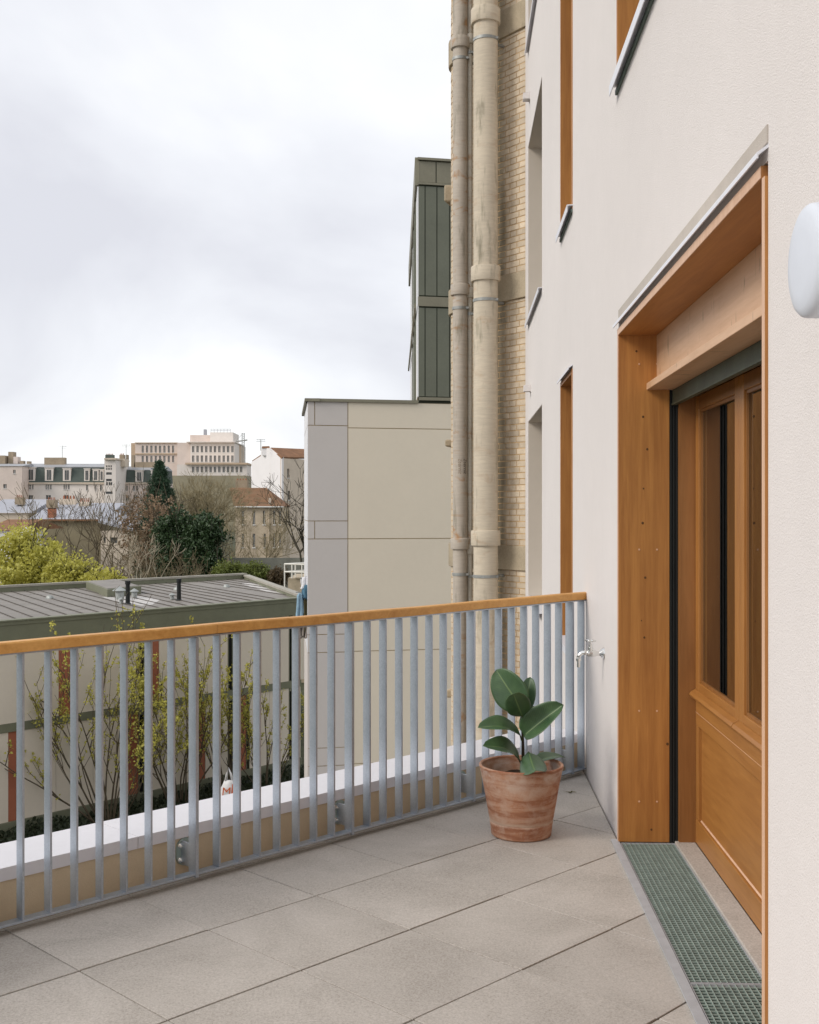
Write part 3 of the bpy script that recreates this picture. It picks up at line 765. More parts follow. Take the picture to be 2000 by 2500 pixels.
def brick_mat(name, objvar):
    k = NT(name); v = k.coords()
    f = k.math('ADD', k.math('MULTIPLY', k.noise(v, 9, 5, .6), .6), k.math('MULTIPLY', k.noise(v, 120, 3, .6), .4))
    c = k.ramp(f, [(.33, (.49, .40, .29)), (.67, (.69, .585, .45))])
    if objvar:
        h = k.n('ShaderNodeHueSaturation'); k.l(c, h.inputs['Color']); k.l(k.math('ADD', k.math('MULTIPLY', k.rand(), .26), .87), h.inputs['Value']); c = h.outputs[0]
    sp_ = k.n('ShaderNodeSeparateXYZ'); tcn = k.n('ShaderNodeTexCoord'); k.l(tcn.outputs['Object'], sp_.inputs[0])
    al = k.math('ADD', k.math('MULTIPLY', sp_.outputs[0], BD.x), k.math('MULTIPLY', sp_.outputs[1], BD.y))      # distance along the wall
    al = k.math('ADD', al, k.math('MULTIPLY', k.math('SUBTRACT', k.noise(k.coords((3, 3, .8)), 1.5, 4), .5), .35))
    soot_shade = k.ramp(k.math('ADD', al, 1.25), [(.36, (0, 0, 0)), (.50, (1, 1, 1)), (.80, (1, 1, 1)), (.95, (0, 0, 0))])
    c = k.mix(k.math('MULTIPLY', soot_shade, .75), c, (.10, .088, .052))  # soot beside the pipes, together with shadow put into the colour
    k.color(c); k.set(Roughness=.9); k.bump(k.noise(v, 160, 3), .3, .003); return k.m
M['brick'] = brick_mat('cream_brick_soot_shade', True); M['brick_far'] = brick_mat('cream_brick_mass_soot_shade', False)
def brickcore(z0, z1, out):
    mb = MB(); ss = [0, BL*.5, BL] + [BL+BR*math.radians(125)*i/10 for i in range(1, 11)] + [SMAX]
    for s in ss: mb.v += [bpt(s, out, z0), bpt(s, out, z1)]
    n = len(ss)
    mb.f = [(2*i, 2*i+2, 2*i+3, 2*i+1) for i in range(n-1)]
    back = [bpt(SMAX, -1.6, z0), bpt(0, -1.6, z0), bpt(SMAX, -1.6, z1), bpt(0, -1.6, z1)]
    b = len(mb.v); mb.v += back
    mb.f += [tuple(2*i for i in range(n)) + (b, b+1), tuple(2*i+1 for i in range(n)) + (b+2, b+3),
             (0, 1, b+3, b+1), (2*n-2, 2*n-1, b+2, b), (b, b+1, b+3, b+2)]
    return mb
brickcore(GZ-.1, 9.4, -.005).build('wall', M['mortar'], brick_house)
bands = [(.86, 1.13), (3.84, 4.13), (6.78, 7.08), (-2.05, -1.78)]
for z0, z1 in bands: brickcore(z0, z1, .028).build('floor_band', M['concrete'], brick_house, bevel=.006)
CH = .0668
rb = random.Random(7); cand = []
nz0 = int((-1.5)/CH); nz1 = int(7.6/CH)
for kz in range(nz0, nz1):
    z0 = kz*CH; z1 = z0 + .0545
    for a, b in bands:
        if z0 < a-.002 < z1+.03: z1 = a-.006
        if z0 < b+.002 < z1+.0: z0 = b+.006
    if z1-z0 < .012 or any(a-.003 < (z0+z1)/2 < b+.003 for a, b in bands): continue
    s = 0.002; st = (kz % 2 == 0); first = True
    s -= rb.uniform(.0, .05) if kz % 2 else .0
    s = max(.002, s)
    if kz % 2: cand.append((s, s+.052, z0, z1)); s += .064
    while s < SMAX-.3:
        ln = .212 if st else .100
        ln += rb.uniform(-.006, .006)
        cand.append((s, s+ln, z0, z1)); s += ln + .012; st = not st
def brick_mb(mb, s0, s1, z0, z1, out):
    ns = 1 if s1 <= BL else 2
    ss = [s0+(s1-s0)*i/ns for i in range(ns+1)]
    vs = []
    for s in ss: vs += [bpt(s, -.0048, z0), bpt(s, out, z0), bpt(s, out, z1), bpt(s, -.0048, z1)]
    fs = []
    for i in range(ns):
        a = 4*i; b = a+4; fs += [(a, b, b+1, a+1), (a+1, b+1, b+2, a+2), (a+2, b+2, b+3, a+3)]
    fs += [(0, 1, 2, 3), (4*ns+3, 4*ns+2, 4*ns+1, 4*ns)]
    mb.add(vs, fs)
vis = [c_ for c_ in cand if c_[1] < .62 and c_[2] > -.2]
vis.sort(key=lambda c_: abs((c_[2]+c_[3])/2-1.9))
single = set(vis[:290])
rest = MB()
for c_ in cand:
    o_ = rb.uniform(-.004, -.001)
    if c_ in single:
        mb = MB(); brick_mb(mb, *c_, o_+.002); mb.build('brick', M['brick'], brick_house)
    else: brick_mb(rest, *c_, o_+.002)
rest.build('brickwork', M['brick_far'], brick_house, kind='stuff')
# sills that stick out round the corner
for i, (py, hh, s_, out) in enumerate(((478, .20, BL+BR*.68+.10, .085), (1083, .085, BL+BR*.68+.10, .075), (1690, .10, BL+BR*.68+.10, .06))):
    c0 = Vector(bpt(s_, 0, 0)); z = zat(py, c0.y)
    mb = MB()
    def sf(a, b, zz): return bpt(s_-.12+a, b, zz)
    mb.box((0, -.02, z-hh/2), (.24, out, z+hh/2), sf)
    mb.build('corbel', M['concrete'], brick_house, bevel=.02)

# ------- fibre cement downpipes
def fibre(name, c, streak):
    k = NT(name); v = k.coords((3, 3, 22)); vo = k.coords((1, 1, .8)); vr = k.coords((2.5, 2.5, 4.5), loc=(1, 4, 2))
    ring = k.noise(v, 2.2, 5, .65, .4); big = k.noise(vo, 2.4, 4, .6); rust = k.noise(vr, 1.6, 4, .6, .6); dk = k.noise(k.coords((6, 6, 1.1), loc=(3, 1, 0)), 1.8, 4, .65)
    cc = k.ramp(k.math('ADD', k.math('MULTIPLY', ring, .6), k.math('MULTIPLY', big, .4)), [(.36, tuple(x*.87 for x in c)), (.62, tuple(x*1.08 for x in c))])
    cc = k.mix(k.math('MULTIPLY', k.ramp(rust, [(.56, (0,0,0)), (.70, (1,1,1))]), streak), cc, (.36, .185, .07))
    cc = k.mix(k.math('MULTIPLY', k.ramp(dk, [(.55, (0,0,0)), (.74, (1,1,1))]), .6), cc, (.10, .095, .055))
    k.color(cc); k.set(Roughness=.85); k.bump(ring, .15, .003); return k.m
M['pipe_big'] = fibre('fibre_cement_cream', (.56, .49, .385), .3)
M['pipe_small'] = fibre('fibre_cement_grey', (.45, .40, .34), .85)
M['pipe_thin'] = fibre('painted_iron_pipe', (.50, .46, .39), .7)
M['clamp'] = mottle('zinc_clamp', (.33, .34, .33), .25, 12, .55, metallic=.5)
def pipe_xy(px, off):
    """centre of a pipe seen at px standing `off` in front of the straight brick face"""
    k = (px-1000)/F; b0 = Vector((BX, BY)) + BNn*off
    t = (b0.x - k*b0.y)/(k*BD.y - BD.x); q = b0 + BD*t; return q
def pipe(name, px, off, dia, collars, clamps, mat, label, colr, colh, cat='downpipe'):
    q = pipe_xy(px, off); r = dia/2
    t = thing(name, (q.x, q.y, GZ), label, cat)
    mb = MB(); zs = np.linspace(GZ+.02, 9.2, 30)
    mb.lathe([(0, zs[0])] + [(r, z) for z in zs] + [(0, zs[-1])], (q.x, q.y, 0), 40); mb.build('pipe', mat, t, smooth='auto')
    for py, h_ in collars:
        z = zat(py, q.y)
        mb = MB(); mb.lathe([(r, z), (r+colr*.85, z+.002), (r+colr, z+.012), (r+colr, z+h_-.012), (r+colr*.8, z+h_), (r*.99, z+h_+.006)], (q.x, q.y, 0), 40); mb.build('collar', mat, t, smooth='auto')
    for py in clamps:
        z = zat(py, q.y); mb = MB()
        mb.lathe([(r, z), (r+.007, z), (r+.007, z+.032), (r, z+.032)], (q.x, q.y, 0), 40)
        e0 = q + Vector((.75, -.55))*(r+.005); mb.box((e0.x-.018, e0.y-.02, z+.004), (e0.x+.026, e0.y+.012, z+.028))
        cl = mb.build('clamp', M['clamp'], t, smooth='auto')
        w0 = q - BNn*(off-.01)
        mb = MB(); mb.tube((q.x-BNn.x*r, q.y-BNn.y*r, z+.016), (w0.x, w0.y, z+.016), .016, n=8); mb.build('wall_tie', M['clamp'], cl)
    return t, q
tb_, qb = pipe('downpipe', 1186, .27, .268, [(60, .165), (688, .165), (1332, .165), (1960, .165)], [103, 738, 1410], M['pipe_big'], 'thick cream fibre-cement downpipe with wide collars against the brick wall', .028, .16)
ts_, qs = pipe('downpipe', 1124, .22, .170, [(120, .125), (722, .125), (1341, .125), (1960, .125)], [149, 757, 1405], M['pipe_small'], 'slimmer rust-stained grey fibre-cement downpipe at the rounded brick corner', .026, .12)
tt_, qt = pipe('downpipe', 1148, .13, .056, [(108, .11), (727, .11), (1352, .11)], [133, 770, 1410], M['pipe_thin'], 'thin painted iron pipe between the two fibre-cement downpipes', .022, .10)
# maker's lettering running down the grey pipe
def text_mesh(name, body, size, mat, parent, mtx, shear=0.0, ext=.0, bend=None):
    cu = bpy.data.curves.new(name, 'FONT'); cu.body = body; cu.size = size; cu.shear = shear; cu.extrude = ext; cu.align_x = 'LEFT'; cu.resolution_u = 3
    tmp = bpy.data.objects.new(name+'_tmp', cu); COL.objects.link(tmp)
    dg = bpy.context.evaluated_depsgraph_get(); me = bpy.data.meshes.new_from_object(tmp.evaluated_get(dg))
    bpy.data.objects.remove(tmp); bpy.data.curves.remove(cu)
    me.name = name
    if bend: 
        for v in me.vertices: v.co = bend(v.co)
    me.materials.clear(); me.materials.append(mat)
    o = bpy.data.objects.new(name, me); COL.objects.link(o); o.parent = parent
    o.matrix_local = Matrix.Translation(-Vector(ORG[parent.name])) @ mtx if mtx is not None else Matrix.Translation(-Vector(ORG[parent.name]))
    ORG[o.name] = ORG[parent.name]
    return o
M['ink'] = mottle('dark_print', (.03, .022, .018), .3, 60, .9)
M['ink2'] = mottle('faded_print', (.24, .18, .13), .3, 60, .9)
rp = .085 + .0012
def on_pipe(a0, ztop):
    def f(cv):
        a = a0 + cv.y/rp      # text baseline runs downwards
        return Vector((qs.x + math.sin(a)*rp, qs.y - math.cos(a)*rp, ztop - cv.x))
    return f
text_mesh('lettering', 'Eternit', .062, M['ink'], ts_, None, .25, 0, on_pipe(.42, zat(1120, qs.y)))
text_mesh('lettering', 'Eternit', .062, M['ink2'], ts_, None, .25, 0, on_pipe(-.30, zat(1120, qs.y)))

# ================================================================== panel-clad apartment block beyond the courtyard
YB = 28.0
def zb(py): return zat(py, YB)
SK = .20; X0B = xat(751, YB)
def xb(px):
    k = (px-1000)/F; return k*(YB - X0B*SK)/(1-k*SK)
def zt_b(py): return zat(py, YB + (xb(1022)-X0B)*SK)
blk = thing('apartment_block', (xb(930), YB+2, GZ), 'grey and beige rendered apartment block with a green metal-clad upper storey', 'building')
M['beige'] = plaster('beige_block_render', (.71, .635, .515), .3, .02)
M['greyp'] = plaster('pale_grey_block_render', (.57, .53, .50), .3, .02)
M['clad'] = mottle('green_grey_cladding', (.145, .152, .115), .10, 1.5, .5, metallic=.1)
M['clad2'] = mottle('green_grey_trim', (.22, .205, .15), .10, 1.5, .5, metallic=.1)
M['jointc'] = mottle('sand_joint', (.40, .31, .18), .1, 3, .9)
M['clad_white'] = mottle('white_window_surround', (.72, .72, .74), .05, 2, .5)
x0, x1 = xb(751), xb(1200)                       # front recedes slightly to the right
def bf(x, w, z): return (x, YB + (x-x0)*SK + w, z)
# side face runs back to the left
def bs(d, w, z): return (x0 - .112*d + w, YB + d, z)
mb = MB()
f0 = bf(x0+.02, .02, 0); f1 = bf(x1, .02, 0); g0 = bs(4.2, .02, 0)
mb.prism([(f0[0], f0[1]), (f1[0], f1[1]), (f1[0], f1[1]+6), (g0[0], g0[1])], GZ, zb(979)); mb.build('core', M['jointc'], blk)
g = .010
def cl(c0, c1, r0, r1, mat, nm='panel'):
    mb = MB()
    a, b = xb(c0), xb(c1); zl_, zh_ = zb(r1), zb(r0)
    mb.box((a+g, 0, zl_+g), (b-g, .03, zh_-g), bf); return mb.build(nm, mat, blk)
rowsL = [(979, 1038), (1038, 1272), (1272, 1316), (1316, 1550), (1550, 1594), (1594, 1828), (1828, 1872), (1872, 2100)]
for r0, r1 in rowsL:
    if r1-r0 < 80: cl(751, 768.5, r0, r1, M['greyp']); cl(768.5, 849.5, r0, r1, M['greyp'])
    else: cl(751, 849.5, r0, r1, M['greyp'])
rowsR = [(979, 1043), (1043, 1316), (1316, 1593), (1593, 1870), (1870, 2100)]
for r0, r1 in rowsR: cl(849.5, 1190, r0, r1, M['beige'])
for r0, r1 in rowsL:
    mb = MB(); mb.box((.01, -.0, zb(r1)+g), (4.2, .018, zb(r0)-g), bs); mb.build('side_panel', M['clad_white'] if r1 < 1600 else M['greyp'], blk)
mb = MB(); mb.box((x0-.06, -.05, zb(980)), (xb(1022), .5, zb(972.5)), bf); mb.build('coping', M['clad2'], blk)
mb = MB(); mb.box((-.03, -.07, zb(980)), (4.3, .3, zb(972.5)), bs); mb.build('coping', M['clad2'], blk)
# green upper storeys, same face
tx0 = xb(1021)
mb = MB()
ca = bf(tx0+.02, .02, 0); cb = bf(x1, .02, 0)
mb.prism([(ca[0], ca[1]), (cb[0], cb[1]), (cb[0], cb[1]+6), (ca[0]-.13, ca[1]+13)], zb(979)+.002, zt_b(392)); mb.build('upper_core', mottle('dark_joint', (.04, .045, .03), .1), blk)
def cg(c0, c1, r0, r1, mat, out=0.0, nm='cladding_panel'):
    mb = MB(); mb.box((xb(c0)+.012, -out, zt_b(r1)+.008), (xb(c1)-.012, .03, zt_b(r0)-.008), bf); return mb.build(nm, mat, blk)
cols = [(1021, 1038), (1038, 1067), (1067, 1098), (1098, 1128), (1128, 1160)]
for c0, c1 in cols:
    cg(c0, c1, 453, 721, M['clad']); cg(c0, c1, 750, 968, M['clad'])
for c0, c1 in ((1021, 1065), (1065, 1110), (1110, 1160)): cg(c0, c1, 392, 444, M['clad2'])
cg(1019, 1160, 384, 391.5, M['clad2'], .06, 'roof_trim'); mb = MB(); mb.box((tx0, .04, zt_b(394)), (x1-.1, 5, zt_b(384.5)), bf); mb.build('roof_slab', M['clad2'], blk); cg(1020, 1160, 444, 451, M['clad2'], .04, 'trim'); cg(1020, 1160, 723, 748, M['clad2'], .03, 'trim'); cg(1022, 1160, 969, 978, M['clad2'], .05, 'trim')
# left flank of the green storeys: pale window surrounds, mullions and a tilted brise edge
def ts(d, w, z): return (tx0 - .0135*d + w, bf(tx0, 0, 0)[1] + d, z)
mb = MB(); mb.box((.01, -.02, zt_b(968)), (12.6, .015, zt_b(455)), ts); mb.build('flank', M['clad_white'], blk)
for d in (1.4, 2.6, 4.4, 6.8):
    mb = MB(); mb.box((d, -.05, zt_b(968)), (d+.12, -.021, zt_b(455)), ts); mb.build('mullion', M['clad'], blk)
mb = MB(); mb.box((0, -.08, zt_b(452)), (12.8, .03, zt_b(384)), ts); mb.build('roof_trim', M['clad2'], blk)
mb = MB(); mb.box((0, -.10, zt_b(752)), (12.8, -.051, zt_b(741)), ts); mb.build('trim', M['clad2'], blk)

# ================================================================== laundry at the block's corner
hx = Vector(bs(.5, 0, 0))
def cloth(name, px0, px1, py0, py1, Y, mat, label, seed, taper=0.0, thick=.03):
    rg = random.Random(seed); mb = MB(); n, m = 14, 16
    ph = [rg.uniform(0, 6.28) for _ in range(4)]
    for j in range(m+1):
        t = j/m; sp_ = 1 - taper*(1-t)
        for i in range(n+1):
            q = i/n*2-1
            px = (px0+px1)/2 + q*(px1-px0)/2*sp_*(1+.10*math.sin(5*t+ph[3]))
            y = Y + .05*math.sin(q*6+ph[0]+t*1.5)*(.4+t) + .03*math.sin(q*13+ph[1]) 
            py = py0 + (py1-py0)*t + 3*math.sin(q*4+ph[2])*t + (q*q)*5*(1-t)
            mb.v.append(tuple(P(px, py, y)))
    mb.f = [(j*(n+1)+i, j*(n+1)+i+1, (j+1)*(n+1)+i+1, (j+1)*(n+1)+i) for j in range(m) for i in range(n)]
    return mb.build(name, mat, None, label, 'laundry', 'laundry hung out at the corner of the block', smooth=True, solid=thick)
cm = lambda nme, c_: mottle(nme, c_, .25, 6, .95, .4, 60)
cloth('white_shirt', 736, 758, 1408, 1436, 28.35, cm('white_cotton', (.75, .75, .78)), 'white crumpled cloth on top of the laundry at the block corner', 1, .3, .10)
cloth('denim_jacket', 737, 762, 1428, 1463, 28.25, cm('denim_blue', (.09, .19, .27)), 'dark blue denim jacket hanging under the white cloth', 2, .5, .08)
cloth('pale_blue_trousers', 724, 741, 1448, 1530, 28.2, cm('pale_denim', (.25, .38, .48)), 'pale blue trousers hanging at the block corner', 3, .35, .05)
cloth('olive_trousers', 740, 756, 1462, 1545, 28.3, cm('olive_cotton', (.16, .14, .07)), 'olive trousers hanging beside the pale blue ones', 4, .1, .05)
cloth('grey_cloth', 733, 748, 1522, 1556, 28.25, cm('taupe_cotton', (.30, .26, .23)), 'taupe cloth hanging lowest of the laundry', 5, -.3, .05)
mb = MB(); a = P(722, 1446, 28.27); b = Vector(bs(.35, .05, a.z)); mb.tube(a, (b.x+.1, b.y, a.z), .012, n=8); a2 = P(732, 1411, 28.33); mb.tube(a2, (b.x+.1, b.y, a2.z), .012, n=8)
mb.tube(P(733, 1524, 28.27), (b.x+.1, b.y, zat(1524, 28.27)), .012, n=8)
mb.build('drying_rack', M['clamp'], None, 'thin metal drying rack arms fixed to the block corner behind the laundry', 'rack')

# ================================================================== low pavilion with metal roof
PA = Vector((-12.48, 34.7)); PB = Vector((-4.10, 44.25)); PD = (PB-PA).normalized(); PN = Vector((-PD.y, PD.x))
PCn = Vector((-8.52, 58.5)); PDn = Vector((-17.5, 48.6)); FD = (PCn-PDn).normalized()
def pav(u, w, z): return (PA.x+PD.x*u+PN.x*w, PA.y+PD.y*u+PN.y*w, z)
def pav_u(px, w=0.0):
    k = (px-1000)/F; q = PA + PN*w; return (k*q.y - q.x)/(PD.x - k*PD.y)
UL, UR = -9.0, (PB-PA).length
ZR = -1.83
pv = thing('low_pavilion', pav(5, 5, GZ), 'low two-storey pavilion with a flat grey seamed metal roof and beige panels', 'building')
M['fascia'] = mottle('olive_green_fascia', (.185, .19, .13), .10, 2, .55, metallic=.1)
M['roofm'] = mottle('grey_seamed_roof', (.215, .195, .172), .22, 1.2, .55)
M['panel'] = plaster('beige_pavilion_panel', (.70, .63, .53), .2, .03)
M['redp'] = mottle('brick_red_panel', (.36, .125, .07), .10, 2, .7)
M['slit'] = mottle('dark_window_slit', (.012, .013, .012), .2, 2, .25)
lowL = PA + PD*UL; farL = PDn - FD*9.0
mb = MB(); mb.prism([tuple(lowL+PN*.2), tuple(PB+PN*.2-PD*.15), tuple(PCn), tuple(farL)], GZ, ZR-.30); mb.build('core', M['jointc'], pv)
mb = MB(); mb.box((UL, -.02, ZR-.64), (UR, .30, ZR), pav); mb.box((UL, -.05, ZR-.03), (UR+.03, .33, ZR+.015), pav); mb.box((UL, -.045, ZR-.14), (UR, -.021, ZR-.125), pav); mb.build('fascia', M['fascia'], pv)
# roof sheet (slightly below the edges)
mb = MB(); zr = ZR-.13
mb.add([(*tuple(lowL+PN*.3), zr), (*tuple(PB+PN*.3), zr), (*tuple(PCn), zr), (*tuple(farL), zr)], [(0, 1, 2, 3)])
roof = mb.build('roof', M['roofm'], pv, solid=.05)
SDr = (PB - PCn).normalized(); SS = Vector((.50, -.866))
# standing seams parallel to the right verge
seam = MB(); LL = (PCn-PB).length; du = .62
us_ = [UR + 6.2 - .62*(i+1) for i in range(48)]
def far_pt(q):       # from near-edge point q along -SDr to the far edge
    d = -SS; n_ = Vector((-FD.y, FD.x)); return q + d*((PCn-q).dot(n_)/d.dot(n_))
M['seam'] = mottle('dark_seam', (.095, .085, .075), .2, 2, .6)  # seams in a darker colour than the roof sheet
for u in us_:
    q0 = PA+PD*u+PN*.31; q1 = far_pt(q0)
    if u > UR-.05:
        vd = (PCn-PB); nv = Vector((-vd.y, vd.x)); f_ = (PB-q0).dot(nv)/((q1-q0).dot(nv))
        if not 0 < f_ < 1: continue
        q0 = q0+(q1-q0)*f_
    sd = Vector((-SS.y, SS.x))*.011
    mb = MB(); mb.prism([tuple(q0-sd), tuple(q0+sd), tuple(q1+sd), tuple(q1-sd)], zr+.026, zr+.058); mb.build('seam', M['seam'], roof)
# parapets on the far and right verge
M['verge'] = mottle('pale_verge_cap', (.33, .31, .26), .12, 2, .6)
def verge(a, b, nrm, hh, nme):
    a = Vector(a); b = Vector(b); n_ = Vector(nrm).normalized()
    mb = MB(); mb.prism([tuple(a), tuple(b), tuple(b+n_*.25), tuple(a+n_*.25)], zr-.1, ZR+hh); o = mb.build(nme, M['fascia'], pv)
    mb = MB(); mb.prism([tuple(a-n_*.03), tuple(b-n_*.03), tuple(b+n_*.30), tuple(a+n_*.30)], ZR+hh+.002, ZR+hh+.09); mb.build('cap', M['verge'], o)
verge(farL, PCn+FD*.2, Vector((-FD.y, FD.x)), .09, 'far_upstand')
verge(PCn, PB+PN*.34, Vector((-SDr.y, SDr.x)) if Vector((-SDr.y, SDr.x)).x > 0 else -Vector((-SDr.y, SDr.x)), .02, 'side_upstand')
# roof fittings
def rp(px, py, zz=zr+.03):
    Y = F*(H-zz)/(py-1250); return Vector((xat(px, Y), Y, zz))
for px, pb, ptop in ((312, 1475, 1418), (437, 1466, 1413)):
    q = rp(px, pb); h_ = (pb-ptop)*q.y/F
    mb = MB(); mb.lathe([(0, 0), (.14, 0), (.085, .06), (.078, h_-.14), (.10, h_-.13), (.10, h_), (0, h_)], q, 20); mb.build('flue', M['black'], roof, smooth='auto')
def cowl(px, py, w_, h_):
    q = rp(px, py); s = q.y/F; r = w_*s/2; hh = h_*s
    mb = MB(); mb.lathe([(0, 0), (r*.62, 0), (r*.62, hh*.55), (r*.5, hh*.57), (r*.5, hh*.62), (r, hh*.64), (r, hh*.68), (0, hh)], q, 24); mb.build('vent_cowl', mottle('zinc_cowl', (.36, .38, .37), .12, 4, .5, metallic=.3) if 'zc' not in M else M['zc'], roof, smooth='auto')
M['zc'] = mottle('zinc_cowl', (.36, .38, .37), .12, 4, .5, metallic=.3)
for a in ((292, 1463, 34, 32), (328, 1459, 22, 23), (296, 1474, 15, 16), (420, 1464, 16, 17)): cowl(*a)
for px, py in ((121, 1462), (553, 1434), (432, 1441)):
    q = rp(px, py); mb = MB(); R_ = .16
    for i in range(9):
        for j in range(13):
            a = math.pi*j/12; b = math.pi/2*i/8
            mb.v.append((q.x+R_*math.cos(a)*math.cos(b*.6), q.y+R_*1.3*math.sin(b), q.z-.01+R_*math.sin(a)*math.cos(b)))
    mb.f = [(i*13+j, i*13+j+1, (i+1)*13+j+1, (i+1)*13+j) for i in range(8) for j in range(12)]
    mb.f.append(tuple(range(13))); mb.build('vent_hood', M['zc'], roof, smooth=True)
# roof light box
c = [rp(210, 1437), rp(262, 1458), rp(345, 1449), rp(283, 1430)]
mb = MB(); mb.prism([(p.x, p.y) for p in c], zr+.03, zr+.34); rlb = mb.build('roof_light', M['fascia'], roof)
inn = [(p*.92+sum(c, Vector())/4*.08) for p in c]
mb = MB(); mb.prism([(p.x, p.y) for p in inn], zr+.341, zr+.36); mb.build('lid', M['roofm'], rlb)
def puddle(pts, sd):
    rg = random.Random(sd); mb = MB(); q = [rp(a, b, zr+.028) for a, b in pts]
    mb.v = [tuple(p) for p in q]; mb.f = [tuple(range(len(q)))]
    mb.build('puddle_reflection', mottle('pale_puddle_reflection', (.50, .48, .46), .25, 2.5, .5), roof)  # sky reflected in a roof puddle, painted as a matt pale colour
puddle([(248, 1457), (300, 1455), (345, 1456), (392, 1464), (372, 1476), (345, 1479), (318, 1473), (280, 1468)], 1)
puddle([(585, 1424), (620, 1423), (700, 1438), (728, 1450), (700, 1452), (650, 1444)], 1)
# facade: floor band, panels, red panels, slits
zmid1 = -5.02; zmid0 = zmid1-.26; zbase = GZ+.35
mb = MB(); mb.box((UL, .10, zmid0), (UR-.05, .20, zmid1), pav); mb.build('floor_band', M['fascia'], pv)
mb = MB(); mb.box((UL, .06, GZ), (UR-.05, .20, zbase), pav); mb.build('plinth', M['fascia'], pv)
def strips(z0, z1, special):
    """special: list of (px0, px1, kind)"""
    sp_ = sorted([(pav_u(a, .14), pav_u(b, .14), k) for a, b, k in special])
    cur = UL
    def plain(a, b):
        n = max(1, round((b-a)/1.22)); 
        for i in range(n):
            p = a+(b-a)*i/n; q = a+(b-a)*(i+1)/n
            mb = MB(); mb.box((p+.006, .13, z0+.006), (q-.006, .19, z1-.006), pav); mb.build('panel', M['panel'], pv)
    for a, b, k in sp_:
        if a > cur+.05: plain(cur, a)
        mb = MB()
        if k == 'r': mb.box((a+.004, .145, z0+.006), (b-.004, .19, z1-.006), pav); mb.build('red_panel', M['redp'], pv)
        else:
            mb.box((a+.004, .185, z0+.006), (b-.004, .195, z1-.006), pav); o = mb.build('window', M['slit'], pv)
            mb = MB(); mb.box((a+.004, .12, z0+.006), (a+.03, .184, z1-.006), pav); mb.box((b-.03, .12, z0+.006), (b-.004, .184, z1-.006), pav); mb.box((a+.031, .12, z1-.12), (b-.031, .184, z1-.006), pav); mb.build('frame', M['fascia'], o)
        cur = b
    plain(cur, UR-.06)
strips(zmid1+.002, ZR-.645, [(143, 172, 'r'), (338, 353, 'd'), (371, 388, 'r'), (556, 569, 'd'), (705, 714, 'd'), (730, 744, 'r')])
strips(zbase+.002, zmid0-.002, [(20, 40, 'r'), (-60, -48, 'd'), (313, 338, 'r'), (338, 353, 'd'), (470, 486, 'd'), (486, 501, 'r'), (556, 569, 'd'), (586, 601, 'r'), (601, 609, 'd'), (705, 714, 'd')])

# ================================================================== vegetation helpers
def seg_mesh(segs, sides=4):
    """many tapered tubes at once: segs rows = x0 y0 z0 x1 y1 z1 r0 r1"""
    A = np.array(segs, dtype=float); p0 = A[:, 0:3]; p1 = A[:, 3:6]; r0 = A[:, 6:7]; r1 = A[:, 7:8]
    d = p1-p0; d /= np.maximum(np.linalg.norm(d, axis=1, keepdims=True), 1e-9)
    ref = np.where(np.abs(d[:, 2:3]) > .9, np.array([[1., 0, 0]]), np.array([[0, 0, 1.]]))
    a = np.cross(d, ref); a /= np.linalg.norm(a, axis=1, keepdims=True); b = np.cross(d, a)
    n = len(A); V = np.zeros((n, 2*sides, 3))
    for i in range(sides):
        t = 2*math.pi*i/sides; o = a*math.cos(t) + b*math.sin(t)
        V[:, i] = p0 + o*r0; V[:, sides+i] = p1 + o*r1
    base = (np.arange(n)*2*sides)[:, None]
    fs = []
    for i in range(sides):
        j = (i+1) % sides
        fs.append(np.concatenate([base+i, base+j, base+sides+j, base+sides+i], axis=1))
    mb = MB(); mb.v = V.reshape(-1, 3).tolist(); mb.f = np.concatenate(fs).tolist(); return mb
def leaf_mesh(pts, size, rg, up=.3, aspect=.6, jit=.4):
    """one bent leaf (two triangles folded on the rib) per point"""
    P_ = np.array(pts, dtype=float); n = len(P_)
    s = size*(1+jit*(rg.random((n, 1))*2-1))
    d = rg.normal(size=(n, 3)); d[:, 2] += up; d /= np.linalg.norm(d, axis=1, keepdims=True)
    e_ = rg.normal(size=(n, 3)); e_ -= d*np.sum(d*e_, axis=1, keepdims=True); e_ /= np.linalg.norm(e_, axis=1, keepdims=True)
    nn = np.cross(d, e_)
    V = np.zeros((n, 4, 3)); V[:, 0] = P_; V[:, 1] = P_+d*s*.5+e_*s*aspect*.5+nn*s*.12; V[:, 2] = P_+d*s; V[:, 3] = P_+d*s*.5-e_*s*aspect*.5+nn*s*.12
    b = (np.arange(n)*4)[:, None]
    mb = MB(); mb.v = V.reshape(-1, 3).tolist()
    mb.f = np.concatenate([np.concatenate([b, b+1, b+2], 1), np.concatenate([b, b+2, b+3], 1)]).tolist(); return mb
